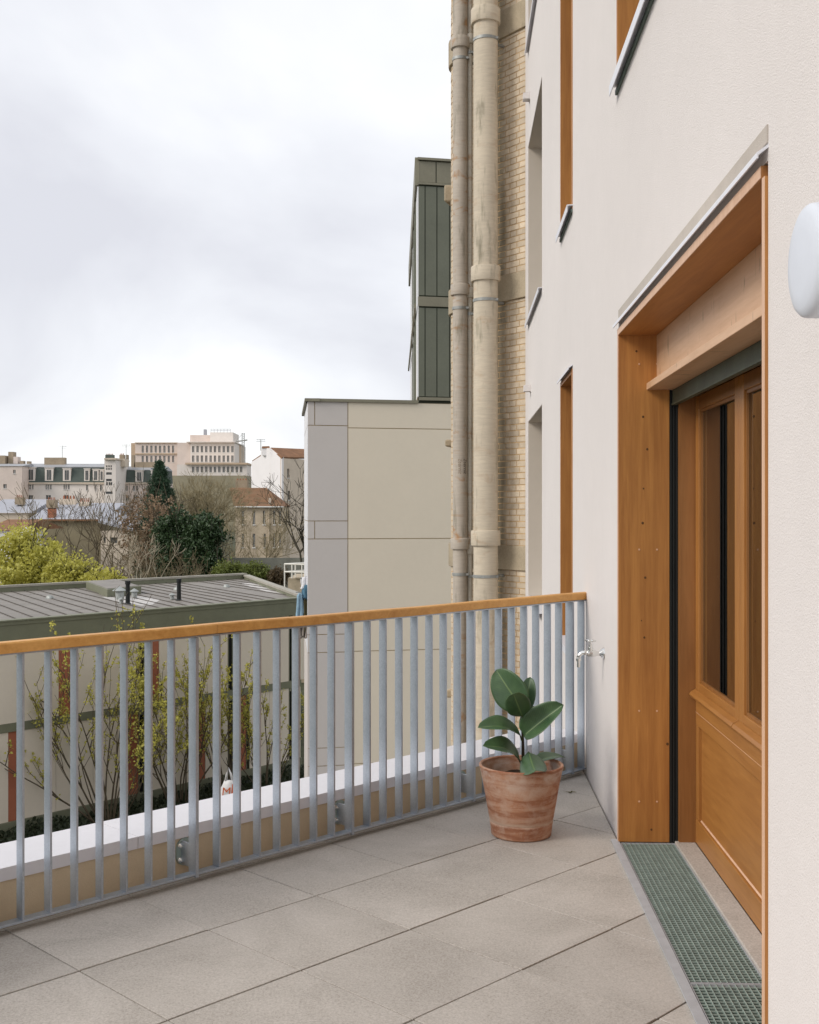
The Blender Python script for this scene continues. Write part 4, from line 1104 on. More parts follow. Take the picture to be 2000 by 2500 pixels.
def grow(rg, p, d, ln, r, depth, segs, tips, spread=.6, ratio=.72, n_ch=(2, 3), up=.15, wob=.12, nseg=3, rmin=.0):
    p = np.array(p, float); d = np.array(d, float); d /= np.linalg.norm(d)
    pts = [p.copy()]
    for k in range(nseg):
        d = d + rg.normal(size=3)*wob + np.array([0, 0, up*.3]); d /= np.linalg.norm(d)
        q = p + d*ln/nseg; ra = max(rmin, r*(1-.45*k/nseg)); rb_ = max(rmin, r*(1-.45*(k+1)/nseg))
        segs.append((*p, *q, ra, rb_)); p = q; pts.append(p.copy())
    if depth <= 0:
        tips.append(p.copy()); tips.extend(pts[1:-1]); return
    m = rg.integers(n_ch[0], n_ch[1]+1)
    for i in range(m):
        dd = d + rg.normal(size=3)*spread; dd[2] += up; 
        st = pts[-1] if i < 2 else pts[rg.integers(1, len(pts))]
        grow(rg, st, dd, ln*ratio*(.8+.4*rg.random()), r*.6, depth-1, segs, tips, spread, ratio, n_ch, up, wob, max(2, nseg-1), rmin)
def leafm(name, c, var=.35, rough=.6, tr=.25):
    k = NT(name); v = k.coords(); nz = k.noise(v, 1.3, 4, .6); n2 = k.noise(v, 19, 2)
    f = k.math('ADD', k.math('MULTIPLY', nz, .5), k.math('MULTIPLY', n2, .5))
    k.color(k.ramp(f, [(.3, tuple(x*(1-var) for x in c)), (.7, tuple(x*(1+var) for x in c))])); k.set(Roughness=rough)
    t = k.n('ShaderNodeBsdfTranslucent'); t.inputs[0].default_value = (*[min(1, x*1.2) for x in c], 1)
    ms = k.n('ShaderNodeMixShader'); ms.inputs[0].default_value = tr
    k.l(k.b.outputs[0], ms.inputs[1]); k.l(t.outputs[0], ms.inputs[2]); k.l(ms.outputs[0], k.t.nodes['Material Output'].inputs[0]); return k.m
M['bark'] = mottle('grey_brown_bark', (.105, .083, .055), .3, 6, .9)
M['bark_dk'] = mottle('dark_bark', (.05, .042, .028), .3, 6, .9)
M['bark_tan'] = mottle('tan_twigs', (.15, .12, .072), .3, 3, .9)
M['haze_twig'] = mottle('olive_brown_twigs', (.26, .215, .125), .3, 3, .9)
M['birch'] = mottle('birch_bark', (.36, .31, .23), .3, 8, .8)
M['bud'] = leafm('yellow_green_buds', (.47, .44, .085), .3)
M['ygreen'] = leafm('yellow_green_leaves', (.50, .475, .105), .4, .6, .35)
M['dgreen'] = leafm('dark_ivy_leaves', (.034, .066, .022), .5, .5, .1)
M['conif'] = leafm('conifer_needles', (.034, .075, .036), .4, .6, .1)
M['dry'] = leafm('dry_pink_brown_leaves', (.30, .205, .125), .35)
M['bgreen'] = leafm('bright_shrub_leaves', (.14, .17, .035), .4)
M['brown'] = leafm('brown_hedge_leaves', (.10, .070, .035), .4)
M['gcover'] = leafm('ground_cover_leaves', (.030, .042, .018), .5)

def shrub(px, Y, htop, stems, label, seed, width, keep=1.0, lean=0.0):
    """multi-stem shrub: stems fan out low, every stem carries whip-like side shoots with small bud clusters"""
    rg = np.random.default_rng(seed); c = (xat(px, Y), Y, GZ)
    t = thing('budding_shrub', c, label, 'shrub', 'budding shrubs in front of the pavilion')
    segs = []; buds = []; hh = htop - GZ
    def whip(p, d, ln, r, n, depth, up):
        p = np.array(p, float); d = np.array(d, float); d /= np.linalg.norm(d)
        for k in range(n):
            d = d + rg.normal(size=3)*.07 + np.array([0, 0, up]); d /= np.linalg.norm(d)
            q = p + d*ln/n; segs.append((*p, *q, max(.0055, r*(1-.8*k/n)), max(.0055, r*(1-.8*(k+1)/n))))
            f = (k+1)/n
            if depth > 0 and f > .22 and rg.random() < (.72 if depth == 2 else .5):
                dd = d + rg.normal(size=3)*np.array([.65, .5, .3]); dd[2] = abs(dd[2])+.25
                whip(q, dd, ln*(1-f*.62)*rg.uniform(.30, .58), r*.5, 5, depth-1, .10)
            if depth < 2 or f > .6:
                if q[2] > GZ+.8: buds.append(q.copy())
            p = q
    for i in range(stems):
        a = rg.uniform(-1, 1); lateral = a*width/hh*1.25 + lean
        d = np.array([lateral, rg.uniform(-.25, .12), 1.0-.25*abs(a)])
        ln = hh*rg.uniform(.74, 1.0)*(1-.22*abs(a))
        whip((c[0]+a*.35, c[1]+rg.uniform(-.2, .2), GZ), d, ln, .038*rg.uniform(.5, 1.0), 12, 2, .035)
    seg_mesh(segs, 4).build('branches', M['bark'], t)
    B = np.array(buds); B = B[B[:, 2] < htop+.25]; B = B[rg.random(len(B)) < .66*keep]
    cl_ = (B[:, None, :] + rg.normal(size=(len(B), 5, 3))*.030).reshape(-1, 3)
    leaf_mesh(cl_, .072, rg, .4, .75).build('leaves', M['bud'], t, kind='stuff')
    return t
shrub(262, 36.0, zat(1500, 36.0), 17, 'widest budding yellow-green shrub with stems fanning low before the pavilion', 11, 3.3, 1.0, -.12)
shrub(440, 38.4, zat(1515, 38.4), 17, 'tall dense budding shrub against the middle of the pavilion wall', 12, 1.9, 1.0, .0)
shrub(560, 39.6, zat(1600, 39.6), 9, 'budding shrub behind the plastic bag by the pavilion', 15, 1.5, .9, .0)
shrub(655, 40.6, zat(1640, 40.6), 8, 'low sparse budding shrub beside the block corner', 13, 1.5, .9, .05)
# ground cover at the pavilion foot
rg = np.random.default_rng(5); pts = []
for _ in range(9000):
    u = rg.uniform(UL, UR-.6); w_ = -rg.uniform(.05, 2.3); x, y, _z = pav(u, w_, 0); pts.append((x, y, GZ+.04+rg.random()**2*(.20+.10*math.sin(u*1.7))))
leaf_mesh(pts, .15, rg, .4).build('ground_cover', M['gcover'], None, 'dark green ground cover along the foot of the pavilion', 'ground cover', kind='stuff')

# ------- plastic bag hooked on a shrub twig
Yb = 34.6; bc = P(556, 1925, Yb)
bag = thing('plastic_bag', P(556, 1975, Yb), 'white plastic carrier bag with red-orange lettering hanging in the shrubs', 'bag')
M['bagm'] = mottle('white_plastic', (.66, .66, .67), .10, 4, .5)
mb = MB(); n = 28; rows = [(1905, 13, .05), (1912, 15, .12), (1925, 21, .15), (1945, 27, .17), (1962, 29, .16), (1972, 25, .11), (1975, 8, .02)]
for py, hw, dep in rows:
    c0 = P(560, py, Yb)
    for i in range(n):
        a = 2*math.pi*i/n; cr = 1+.05*math.sin(5*a+py*.1)
        mb.v.append((c0.x+math.cos(a)*hw*Yb/F*cr, c0.y+math.sin(a)*dep*cr, c0.z+.012*math.sin(3*a)))
mb.f = [(k*n+i, k*n+(i+1) % n, (k+1)*n+(i+1) % n, (k+1)*n+i) for k in range(len(rows)-1) for i in range(n)] + [tuple(range((len(rows)-1)*n, len(rows)*n)), tuple(range(n))]
mb.build('sack', M['bagm'], bag, smooth=True)
for s_ in (-1, 1):
    mb = MB(); mb.path([P(560+s_*10, 1906, Yb-.03), P(559+s_*6, 1890, Yb-.02), P(558, 1874, Yb), P(559+s_*4, 1892, Yb+.03), P(560+s_*7, 1906, Yb+.04)], [.03, .02, .013, .02, .03], 6); mb.build('handle', M['bagm'], bag, smooth=True)
M['bagred'] = mottle('orange_red_print', (.58, .12, .03), .15, 6, .5)
def bagbend(cv): return Vector((bc.x + cv.x, Yb - .17 - .012 + .35*(cv.x-.06)**2, zat(1945, Yb) + cv.y))
text_mesh('lettering', 'M', .36, M['bagred'], bag, None, 0.1, 0, lambda cv: Vector((xat(543, Yb)+cv.x, Yb-.185, zat(1939, Yb)+cv.y-.0)))
text_mesh('lettering', 'I', .46, M['bagred'], bag, None, 0.1, 0, lambda cv: Vector((xat(564, Yb)+cv.x, Yb-.185, zat(1936, Yb)+cv.y)))
mb = MB(); tw = MB(); tw.path([(xat(575, 39.6), 39.6-.1, GZ+1.0), P(566, 1900, 36.8), P(558, 1872, Yb), P(553, 1850, Yb-.4)], [.03, .022, .014, .008], 6)
tw.build('fallen_limb', M['bark_dk'], None, 'dark leaning limb that carries the plastic bag', 'branch')

# ------- trees beyond the pavilion
def gz(y):
    if y < 66: return GZ
    t = min(1, (y-66)/90); return GZ + 2.6*(t*t*(3-2*t)) + max(0, min(1, (y-160)/200))*3.0
def leafy(name, px, Y, ptop, wpx, pbot, mat, label, seed, nleaf, lsize, group, barkm=None, density=.6, cat='tree'):
    rg = np.random.default_rng(seed); x = xat(px, Y); zt_ = zat(ptop, Y); zb_ = zat(pbot, Y); rx = wpx*Y/F/2; cz = (zt_+zb_)/2; rz_ = (zt_-zb_)/2
    t = thing(name, (x, Y, gz(Y)), label, cat, group)
    segs = []; tips = []; g0 = gz(Y)
    tr = max(.06, rx*.05); segs.append((x, Y, g0, x, Y, cz-rz_*.5, tr, tr*.8))
    for i in range(7):
        d = rg.normal(size=3)*.6; d[2] = abs(d[2])+.7; grow(rg, (x, Y, cz-rz_*rg.uniform(.2, .8)), d, rz_*.8, tr*.5, 2, segs, tips, .6, .65, (2, 3), .2, .12, 3, .01)
    seg_mesh(segs, 4).build('trunk', barkm or M['bark_dk'], t)
    # clumps over the crown volume, leaves packed in the clumps
    nc = 110; cc = rg.normal(size=(nc, 3)); cc /= np.linalg.norm(cc, axis=1, keepdims=True); cc *= (rg.random((nc, 1))**(1/2.4))
    cc[:, 2] = np.where(cc[:, 2] < -.6, -.6, cc[:, 2])
    cen = np.array([x, Y, cz]) + cc*np.array([rx*.88, rx*.8, rz_*.9]); rad = rg.uniform(.09, .32, nc)*rx
    which = rg.integers(0, nc, nleaf); o = rg.normal(size=(nleaf, 3))*.55
    pts = cen[which] + o*rad[which][:, None]
    leaf_mesh(pts, lsize, rg, .3, .7).build('crown', mat, t, kind='stuff')
    return t
G1 = 'yellow-green trees behind the pavilion'
leafy('spring_tree', 62, 64, 1292, 210, 1470, M['ygreen'], 'broadest bright yellow-green tree rising behind the pavilion roof', 21, 9500, .19, G1)
leafy('spring_tree', 175, 62, 1352, 150, 1470, M['ygreen'], 'smaller yellow-green tree next to the broad one behind the roof', 22, 5200, .17, G1)
leafy('spring_tree', 255, 61, 1385, 115, 1475, M['ygreen'], 'lowest yellow-green tree next to the birch trunk behind the roof', 23, 3200, .17, G1)
def bare(name, px, Y, ptop, pbase, label, seed, mat, spread=.5, depth=5, r=.16, lean=0, rmin=.012, trunk=.35, n_ch=(2, 3), group='bare trees between the gardens', fx=1.0, ratio=.74, up=.2, multi=1, wide=1.0):
    rg = np.random.default_rng(seed); x = xat(px, Y); g0 = min(zat(pbase, Y), gz(Y)); zt_ = zat(ptop, Y); hh = zt_-g0
    t = thing(name, (x, Y, g0), label, 'tree', group)
    segs = []; tips = []
    tot = sum(ratio**i for i in range(1, depth+1))*.78
    for m_ in range(multi):
        ln = hh*(1-trunk)/tot
        top = (x+lean*hh*trunk + (m_-(multi-1)/2)*.3, Y, g0+hh*trunk); 
        segs.append((x+(m_-(multi-1)/2)*.15, Y, g0, *top, r, r*.8))
        for i in range(3 if multi == 1 else 2):
            d = rg.normal(size=3)*spread; d[0] = d[0]*fx+lean; d[2] = 1.0
            grow(rg, top, d, ln*ratio, r*.62, depth-1, segs, tips, spread, ratio, n_ch, up, .10, 4, rmin)
    A = np.array(segs); hm = np.percentile(A[:, 5], 99.7)-g0; f_ = hh/hm      # bring the crown to its height
    for o_ in (0, 3):
        A[:, o_+2] = g0+(A[:, o_+2]-g0)*f_; A[:, o_] = x+(A[:, o_]-x)*(.5+.5*f_)*wide; A[:, o_+1] = Y+(A[:, o_+1]-Y)*(.5+.5*f_)
    trunk_o = seg_mesh(A[A[:, 6] > r*.3], 6).build('trunk', mat, t)
    sm = A[A[:, 6] <= r*.3]
    if len(sm): seg_mesh(sm, 3).build('crown', mat, t, kind='stuff')
    return t, np.array(tips)
bare('bare_tree', 100, 92, 1175, 1420, 'thin bare tree in front of the zinc roof with the red chimney pots', 31, M['bark_tan'], .42, 5, .11, 0, .016)
bare('bare_tree', 160, 100, 1195, 1420, 'bare forked tree in front of the olive garden wall', 32, M['bark'], .45, 5, .10, .03, .016)
bare('bare_tree', 236, 96, 1170, 1420, 'bare tree in front of the white stair tower', 33, M['bark'], .36, 5, .12, 0, .016)
bare('bare_tree', 275, 88, 1215, 1420, 'bare upright tree just left of the dry-leaved tree', 34, M['bark_tan'], .42, 5, .09, .03, .015)
bare('birch_tree', 357, 74, 1300, 1425, 'slender pale-trunked birch behind the pavilion roof', 35, M['birch'], .42, 5, .085, -.01, .010, .42)
bare('bare_tree', 520, 118, 1146, 1420, 'broad hazy bare tree with very fine twigs below the white office building', 36, M['haze_twig'], .50, 7, .24, .0, .012, .30, (2, 4), fx=1.15, ratio=.76)
bare('bare_tree', 470, 112, 1158, 1420, 'fine-twigged bare tree beside the conifer', 37, M['haze_twig'], .48, 7, .2, .0, .012, .32, (2, 4), ratio=.76)
bare('bare_tree', 590, 104, 1225, 1430, 'bare spreading tree in front of the stone house', 38, M['haze_twig'], .55, 6, .14, .05, .012, .22, (3, 4))
bare('bare_tree', 748, 88, 1128, 1420, 'big bare tree with arching limbs beside the panel-clad block', 39, M['bark_dk'], .50, 6, .22, -.06, .014, .28, (2, 3), fx=1.1)
# conifer
rg = np.random.default_rng(41); Yc = 108; xc = xat(390, Yc); zt_ = zat(1128, Yc); g0 = gz(Yc)
con = thing('conifer_tree', (xc, Yc, g0), 'tall dark green pointed conifer among the garden trees', 'tree')
MB().path([(xc, Yc, g0), (xc, Yc, (g0+zt_)/2), (xc, Yc, zt_)], [.22, .14, .02], 8).build('trunk', M['bark_dk'], con)
pts = []
for z in np.linspace(zt_-.1, g0+2, 60):
    rr = .22+(zt_-z)*.42 if z > zt_-5 else 2.3+(zt_-5-z)*.12
    for b in range(9):
        a = rg.uniform(0, 6.28); m = 90
        s_ = rg.random(m)**.7*rr*rg.uniform(.75, 1.15); pts.append(np.stack([xc+np.cos(a)*s_+rg.normal(size=m)*.09, Yc+np.sin(a)*s_+rg.normal(size=m)*.09, z-.22*s_+rg.normal(size=m)*.08], 1))
leaf_mesh(np.concatenate(pts), .22, rg, -.1, .35).build('crown', M['conif'], con, kind='stuff')
leafy('dry_leaved_tree', 352, 98, 1190, 140, 1420, M['dry'], 'tree with clinging pinkish brown dry leaves in front of the conifer', 42, 2600, .24, None, M['bark'])
leafy('dry_leaved_tree', 405, 101, 1200, 120, 1420, M['dry'], 'narrow dry-leaved tree between the conifer and the ivy', 47, 1100, .24, None, M['bark'])
leafy('ivy_clad_tree', 500, 92, 1238, 105, 1440, M['dgreen'], 'dense dark green ivy-covered tree with a domed crown', 43, 15000, .26, 'ivy-clad trees')
leafy('ivy_clad_tree', 435, 95, 1236, 140, 1440, M['dgreen'], 'looser dark ivy-covered tree beside the conifer', 44, 17000, .26, 'ivy-clad trees')
leafy('ivy_clad_tree', 375, 104, 1270, 90, 1440, M['dgreen'], 'dark ivy growth behind the dry-leaved tree', 48, 6000, .26, 'ivy-clad trees')
leafy('round_shrub', 560, 78, 1372, 90, 1428, M['bgreen'], 'bright green shrub at the far edge of the pavilion roof', 45, 5000, .17, 'green shrubs by the garden wall', cat='shrub')
leafy('round_shrub', 622, 80, 1376, 85, 1426, M['bgreen'], 'bright green shrub beside the brown hedge', 46, 5000, .17, 'green shrubs by the garden wall', cat='shrub')
leafy('brown_hedge', 682, 79, 1388, 60, 1430, M['brown'], 'low brown hedge beside the white tube railing', 49, 3500, .15, None, cat='shrub')
# tangle of bare bushes
for i, (px, Y, pt, sd) in enumerate(((318, 82, 1320, 51), (395, 80, 1330, 52), (440, 79, 1345, 53))):
    bare('bare_bush', px, Y, pt, 1430, ('bare twiggy bush beside the birch on the yellow-green side', 'bare twiggy bush between birch and ivy', 'low bare bush at the foot of the ivy')[i], sd, M['bark_tan'], .6, 5, .05, 0, .012, .10, (2, 3), 'bare bushes', multi=4)

# ================================================================== garden wall + white tube railing
Yw = 96
gw = MB(); gw.box((xat(560, Yw), Yw, gz(Yw)-1), (xat(790, Yw), Yw+.3, zat(1362, Yw)))
gw.build('garden_wall', mottle('grey_block_wall', (.20, .20, .17), .25, 1.5, .9), None, 'long grey garden wall in front of the stone house', 'wall')
Yr = 66
pf = MB(); pf.box((xat(703, Yr), Yr, GZ-.1), (xat(790, Yr), Yr+5, zat(1412, Yr))); pf.box((xat(722, Yr), Yr-.06, zat(1413.5, Yr)), (xat(790, Yr), Yr, zat(1410, Yr)))
pf.build('concrete_platform', M['concrete'], None, 'sand-coloured concrete platform carrying the white tube railing', 'platform')
tr_ = thing('tube_railing', P(720, 1410, Yr), 'white tubular railing on the concrete platform behind the pavilion', 'railing')
zt_, zm_, zb_ = zat(1377, Yr), zat(1396, Yr), zat(1411, Yr)
x0r = xat(695, Yr)
M['wpaint'] = mottle('white_painted_tube', (.70, .68, .62), .08, 3, .5)
for (a, b) in (((x0r, Yr), (xat(800, Yr), Yr-1.2)), ((x0r, Yr), (xat(800, Yr)+.5, Yr+4.5))):
    for z in (zt_, zm_):
        mb = MB(); mb.tube((*a, z), (*b, z), .045, n=8); mb.build('rail', M['wpaint'], tr_)
    for s_ in (.18, .42, .66, .9):
        q = (a[0]+(b[0]-a[0])*s_, a[1]+(b[1]-a[1])*s_); mb = MB(); mb.tube((*q, zb_), (*q, zt_), .04, n=8); mb.build('upright', M['wpaint'], tr_)
mb = MB(); mb.tube((x0r, Yr, zb_-.6), (x0r, Yr, zt_), .04, n=8); mb.build('upright', M['wpaint'], tr_)

# ================================================================== far buildings
def far_building(name, px0, px1, ptop, Y, label, cat, wallm, windows=(), depth=12.0, group=None, skew=0.0, frame=None, glassm=None, base=None, thick=.35):
    """box whose front wall has real window openings; windows in photograph px (x0,x1,y0,y1)"""
    x0, x1 = xat(px0, Y), xat(px1, Y)
    def fr(u, w, z): return (x0+u, Y+skew*u+w, z)
    t = thing(name, ((x0+x1)/2, Y+depth/2, gz(Y)), label, cat, group)
    zb0 = gz(Y)-1.0 if base is None else zat(base, Y); z1 = zat(ptop, Y)
    ops = [(xat(a, Y)-x0, xat(b, Y)-x0, zat(d, Y), zat(c, Y)) for a, b, c, d in windows]
    mb = MB(); wall_grid(mb, fr, 0, x1-x0, zb0, z1, ops, thick)
    mb.build('wall', wallm, t)
    mb = MB(); mb.box((.02, thick+.12, zb0), (x1-x0-.02, depth, z1-.02), fr); mb.build('body', wallm, t)
    for a, b, c, d in ops:
        mb = MB(); mb.box((a+.01, thick*.6, c+.01), (b-.01, thick*.6+.05, d-.01), fr); w = mb.build('window', glassm or M['winglass'], t)
        if frame:
            mb = MB(); m_ = (a+b)/2; mb.box((m_-.04, thick*.6-.05, c+.01), (m_+.04, thick*.6-.001, d-.01), fr); mb.box((a-.06, -.10, c-.14), (b+.06, -.002, c-.02), fr); mb.build('frame', frame, w)
    return t, fr, x1-x0
M['winglass'] = mottle('far_window_glass', (.10, .105, .105), .3, 2, .2)
M['winglass_lt'] = mottle('far_pale_blind', (.46, .46, .47), .1, 2, .5)
M['cream'] = mottle('cream_stone', (.62, .53, .43), .12, .4, .9)
M['creamp'] = mottle('pinkish_render', (.68, .58, .52), .10, .4, .9)
M['offwhite'] = mottle('off_white_render', (.74, .68, .63), .08, .4, .9)
M['ochre'] = mottle('ochre_concrete', (.52, .40, .29), .10, .4, .9)
M['white'] = mottle('white_gable_render', (.78, .76, .76), .05, .4, .9)
M['stoneh'] = mottle('rubble_stone', (.47, .39, .29), .25, .6, .95)
M['zinc'] = mottle('blue_grey_zinc', (.36, .37, .41), .10, .3, .5)
M['zincm'] = mottle('light_zinc', (.34, .35, .37), .10, .3, .5)
M['slate'] = mottle('green_grey_slate', (.075, .095, .085), .25, .5, .7)
M['rtile'] = mottle('orange_brown_roof_tile', (.225, .115, .06), .3, .8, .9)
M['pottery'] = mottle('red_chimney_pot', (.34, .135, .075), .2, 2, .9)
M['chim'] = mottle('chimney_stack_brick', (.33, .265, .19), .2, 1, .9)
M['wframe'] = mottle('white_window_frame', (.70, .69, .66), .05, 1, .6)

def box_part(t, nm, px0, px1, py0, py1, Y, dep, mat, bevel=0):
    mb = MB(); mb.box((xat(px0, Y), Y, zat(py1, Y)), (xat(px1, Y), Y+dep, zat(py0, Y))); return mb.build(nm, mat, t)
def pots(parent, px0, px1, py0, py1, Y, n):
    for i in range(n):
        x = xat(px0+(px1-px0)*(i+.5)/n, Y); r = (px1-px0)/n*.30*Y/F
        mb = MB(); mb.lathe([(0, zat(py1, Y)), (r, zat(py1, Y)), (r*.8, zat(py0, Y)), (0, zat(py0, Y))], (x, Y+.4, 0), 8); mb.build('chimney_pot', M['pottery'], parent)

# --- white modern office building with rooftop plant (far hill)
Yo = 350
w1 = [(346+10.6*i, 351+10.6*i, 1088, 1105) for i in range(8)] + [(346+10.6*i, 351+10.6*i, 1113, 1128) for i in range(8)]
t, fr, wd = far_building('office_building', 330, 433, 1080.5, Yo, 'pinkish concrete office building wing with two rows of square windows', 'building', M['creamp'], w1, 20, None, frame=M['wframe'])
box_part(t, 'side_wall', 320, 330, 1081.5, 1180, Yo+1, 18, M['ochre']); box_part(t, 'cornice', 329, 434, 1080, 1082, Yo-.4, .39, M['ochre']); box_part(t, 'string_course', 329, 433, 1106.5, 1109.5, Yo-.35, .34, M['ochre'])
w2 = [(469+10.65*i, 474.5+10.65*i, 1089, 1104) for i in range(10)] + [(469+10.65*i, 474.5+10.65*i, 1112, 1127.5) for i in range(10)]
t, fr, wd = far_building('office_building', 465, 572, 1080, Yo-4, 'tall white office building main block with rooftop plant rooms', 'building', M['offwhite'], w2, 24, None, frame=M['wframe'])
box_part(t, 'side_wall', 433, 465, 1080.5, 1180, Yo-3, 18, M['creamp']); box_part(t, 'rear_wing', 572.5, 584, 1086, 1135, Yo+6, 10, M['ochre'])
pr = box_part(t, 'plant_room', 513, 569, 1055.5, 1080, Yo+2, 12, M['offwhite']); box_part(t, 'plant_room', 464, 513, 1062, 1080, Yo+4, 10, M['creamp'])
box_part(t, 'roof_slab', 455, 573, 1078, 1080, Yo-5, 20, M['offwhite']); box_part(t, 'flue', 497, 503, 1048, 1062, Yo+6, 2, M['zinc'])
for z in (1047.5, 1051.5):
    mb = MB(); mb.tube(P(515, z, Yo+2), P(562, z, Yo+2), .07, n=5); mb.build('roof_rail', M['zinc'], t)
for px in range(515, 566, 8):
    mb = MB(); mb.tube(P(px, 1055.5, Yo+2), P(px, 1047, Yo+2), .06, n=5); mb.build('roof_rail_post', M['zinc'], t)
w3 = [(469+10.65*i, 474.5+10.65*i, 1139, 1153) for i in range(12)]
t, fr, wd = far_building('office_annex', 432, 603, 1134, Yo-14, 'long white annex with one window row below the office building', 'building', M['offwhite'], w3, 9, None, frame=M['wframe'])
box_part(t, 'cornice', 452, 604, 1129.5, 1134, Yo-15, 10, M['ochre'])
t, fr, wd = far_building('grey_shed', 395, 604, 1161, Yo-40, 'plain grey-olive building under the long white annex', 'building', mottle('olive_render', (.30, .27, .19), .15, .4, .9), [], 12)
# lattice mast
ms = thing('lattice_mast', P(594, 1125, 340), 'thin lattice crane mast standing behind the white office building', 'mast')
for dx_ in (-3, 3):
    mb = MB(); mb.tube(P(594+dx_, 1130, 340), P(594+dx_, 1057, 340), .10, n=5); mb.build('leg', M['clamp'], ms)
mb = MB()
for i in range(14):
    a = 1130-i*5.2; mb.tube(P(591, a, 340), P(597, a-5.2, 340), .06, n=4); mb.tube(P(597, a, 340), P(591, a-5.2, 340), .06, n=4)
mb.build('lattice', M['clamp'], ms)
mb = MB(); mb.tube(P(576, 1078, 340), P(604, 1074, 340), .22, n=5); mb.tube(P(594, 1057, 340), P(576, 1077, 340), .05, n=4); mb.build('jib', M['clamp'], ms)

# --- mansard row (left)
Ym = 240
def mansard(name, px0, px1, pcor, pbreak, pridge, Y, label, dorms, wins_, wallm, chims=(), grp=None):
    t, fr, wd = far_building(name, px0, px1, pcor, Y, label, 'building', wallm, wins_, 11, grp, frame=M['wframe'])
    z0, zb_, zr_ = zat(pcor, Y), zat(pbreak, Y), zat(pridge, Y)
    mb = MB(); mb.extrude([(.1, z0+.02), (1.0, zb_), (5.5, zr_), (10, zb_), (10.9, z0+.02)], lambda u, a, b: fr(u, a, b), 0, wd); rf = mb.build('roof', M['slate'], t)
    mb = MB(); mb.extrude([(.85, zb_+.01), (5.5, zr_+.06), (10.1, zb_+.01), (10.1, zb_-.1), (.85, zb_-.14)], lambda u, a, b: fr(u, a, b), -.1, wd+.1); mb.build('upper_roof', M['zincm'], t)
    mb = MB(); mb.box((-.1, -.35, z0-.30), (wd+.1, .4, z0+.015), fr); mb.build('cornice', M['cream'], t)
    for a, b, c_, d_ in dorms:
        q0, q1 = xat(a, Y), xat(b, Y); mb = MB(); mb.box((q0, Y+.15, zat(d_, Y)), (q1, Y+2.2, zat(c_, Y))); mb.box((q0-.12, Y+.05, zat(c_, Y)), (q1+.12, Y+2.3, zat(c_, Y)+.14)); dm = mb.build('dormer', M['offwhite'], t)
        w_ = (q1-q0); 
        mb = MB(); mb.box((q0+w_*.24, Y+.10, zat(d_, Y)+.2), (q0+w_*.47, Y+.148, zat(c_, Y)-.35)); mb.box((q0+w_*.53, Y+.10, zat(d_, Y)+.2), (q0+w_*.76, Y+.148, zat(c_, Y)-.35)); mb.build('window', M['winglass'], dm)
    for a, b, c_, d_, np_ in chims:
        ch = box_part(t, 'chimney', a, b, c_, d_, Y+4, 1.4, M['chim'])
        if np_: pots(ch, a+.6, b-.6, c_-3.2, c_, Y+4, np_)
    return t
dl = [(65, 85, 1142, 1174), (109, 129, 1143, 1174), (153, 172, 1144, 1174), (205, 218, 1145, 1174), (226, 240, 1146, 1174), (243, 252, 1147, 1174)]
wl_ = [(67+44*i+q, 71+44*i+q, 1183, 1195) for i in range(3) for q in (0, 5, 11)] + [(210, 215, 1184, 1197), (232, 236, 1184, 1198), (244, 250, 1184, 1198), (20, 34, 1184, 1196)] + [(70, 80, 1209, 1222), (112, 124, 1209, 1222), (156, 168, 1209, 1222)]
mansard('mansard_house', 55, 255, 1178, 1139, 1130, Ym, 'long pale Parisian apartment house with dark mansard roof and six white dormers', dl, wl_, M['offwhite'], [(48, 57, 1125, 1136, 0), (65, 72, 1126, 1137, 0), (108, 158, 1117, 1136, 0), (195, 216, 1134, 1142, 0)])
t, fr, wd = far_building('pale_house', -40, 54, 1138, Ym-4, 'pale house with a shallow zinc roof at the end of the mansard row', 'building', M['creamp'], [(32, 38, 1147, 1156), (8, 16, 1182, 1192), (-10, -2, 1182, 1192)], 11, frame=M['wframe'])
mb = MB(); mb.extrude([(-.2, zat(1138, Ym-4)+.01), (5, zat(1130, Ym-4)), (11, zat(1138, Ym-4)+.01)], lambda u, a, b: fr(u, a, b), -.2, wd+.2); mb.build('roof', M['zincm'], t)
box_part(t, 'chimney', -20, 12, 1112, 1132, Ym+3, 2, M['chim']); box_part(t, 'chimney', 20, 32, 1103, 1132, Ym+4, 2, M['chim']); box_part(t, 'chimney', 32.5, 43, 1115, 1132, Ym+4, 2, M['creamp'])
# stair tower house
w4 = [(259+5.3*i, 262.5+5.3*i, 1136, 1140.5) for i in range(3)] + [(259+5.3*i, 262.5+5.3*i, 1142, 1147) for i in range(3)] + [(259, 273, 1153, 1159), (259, 273, 1169, 1175), (259, 263.5, 1177, 1185), (265, 269, 1177, 1185), (270, 274, 1177, 1185), (258, 275, 1200, 1206)]
t, fr, wd = far_building('stair_tower_house', 255, 283, 1122, Ym-6, 'white house with a stacked stair window strip between two mansard roofs', 'building', M['offwhite'], w4, 10)
box_part(t, 'cornice', 254, 284, 1118, 1122, Ym-6.6, 11, M['cream']); ch = box_part(t, 'chimney', 257, 276, 1110, 1118, Ym-3, 1.4, M['slate']); pots(ch, 258, 275, 1107, 1110, Ym-3, 5)
box_part(t, 'chimney', 283, 305, 1120, 1139, Ym-2, 3, M['cream']); ch = box_part(t, 'chimney', 291.5, 302, 1110, 1120, Ym-2, 1.5, M['chim']); pots(ch, 292, 302, 1106.5, 1110, Ym-2, 2)
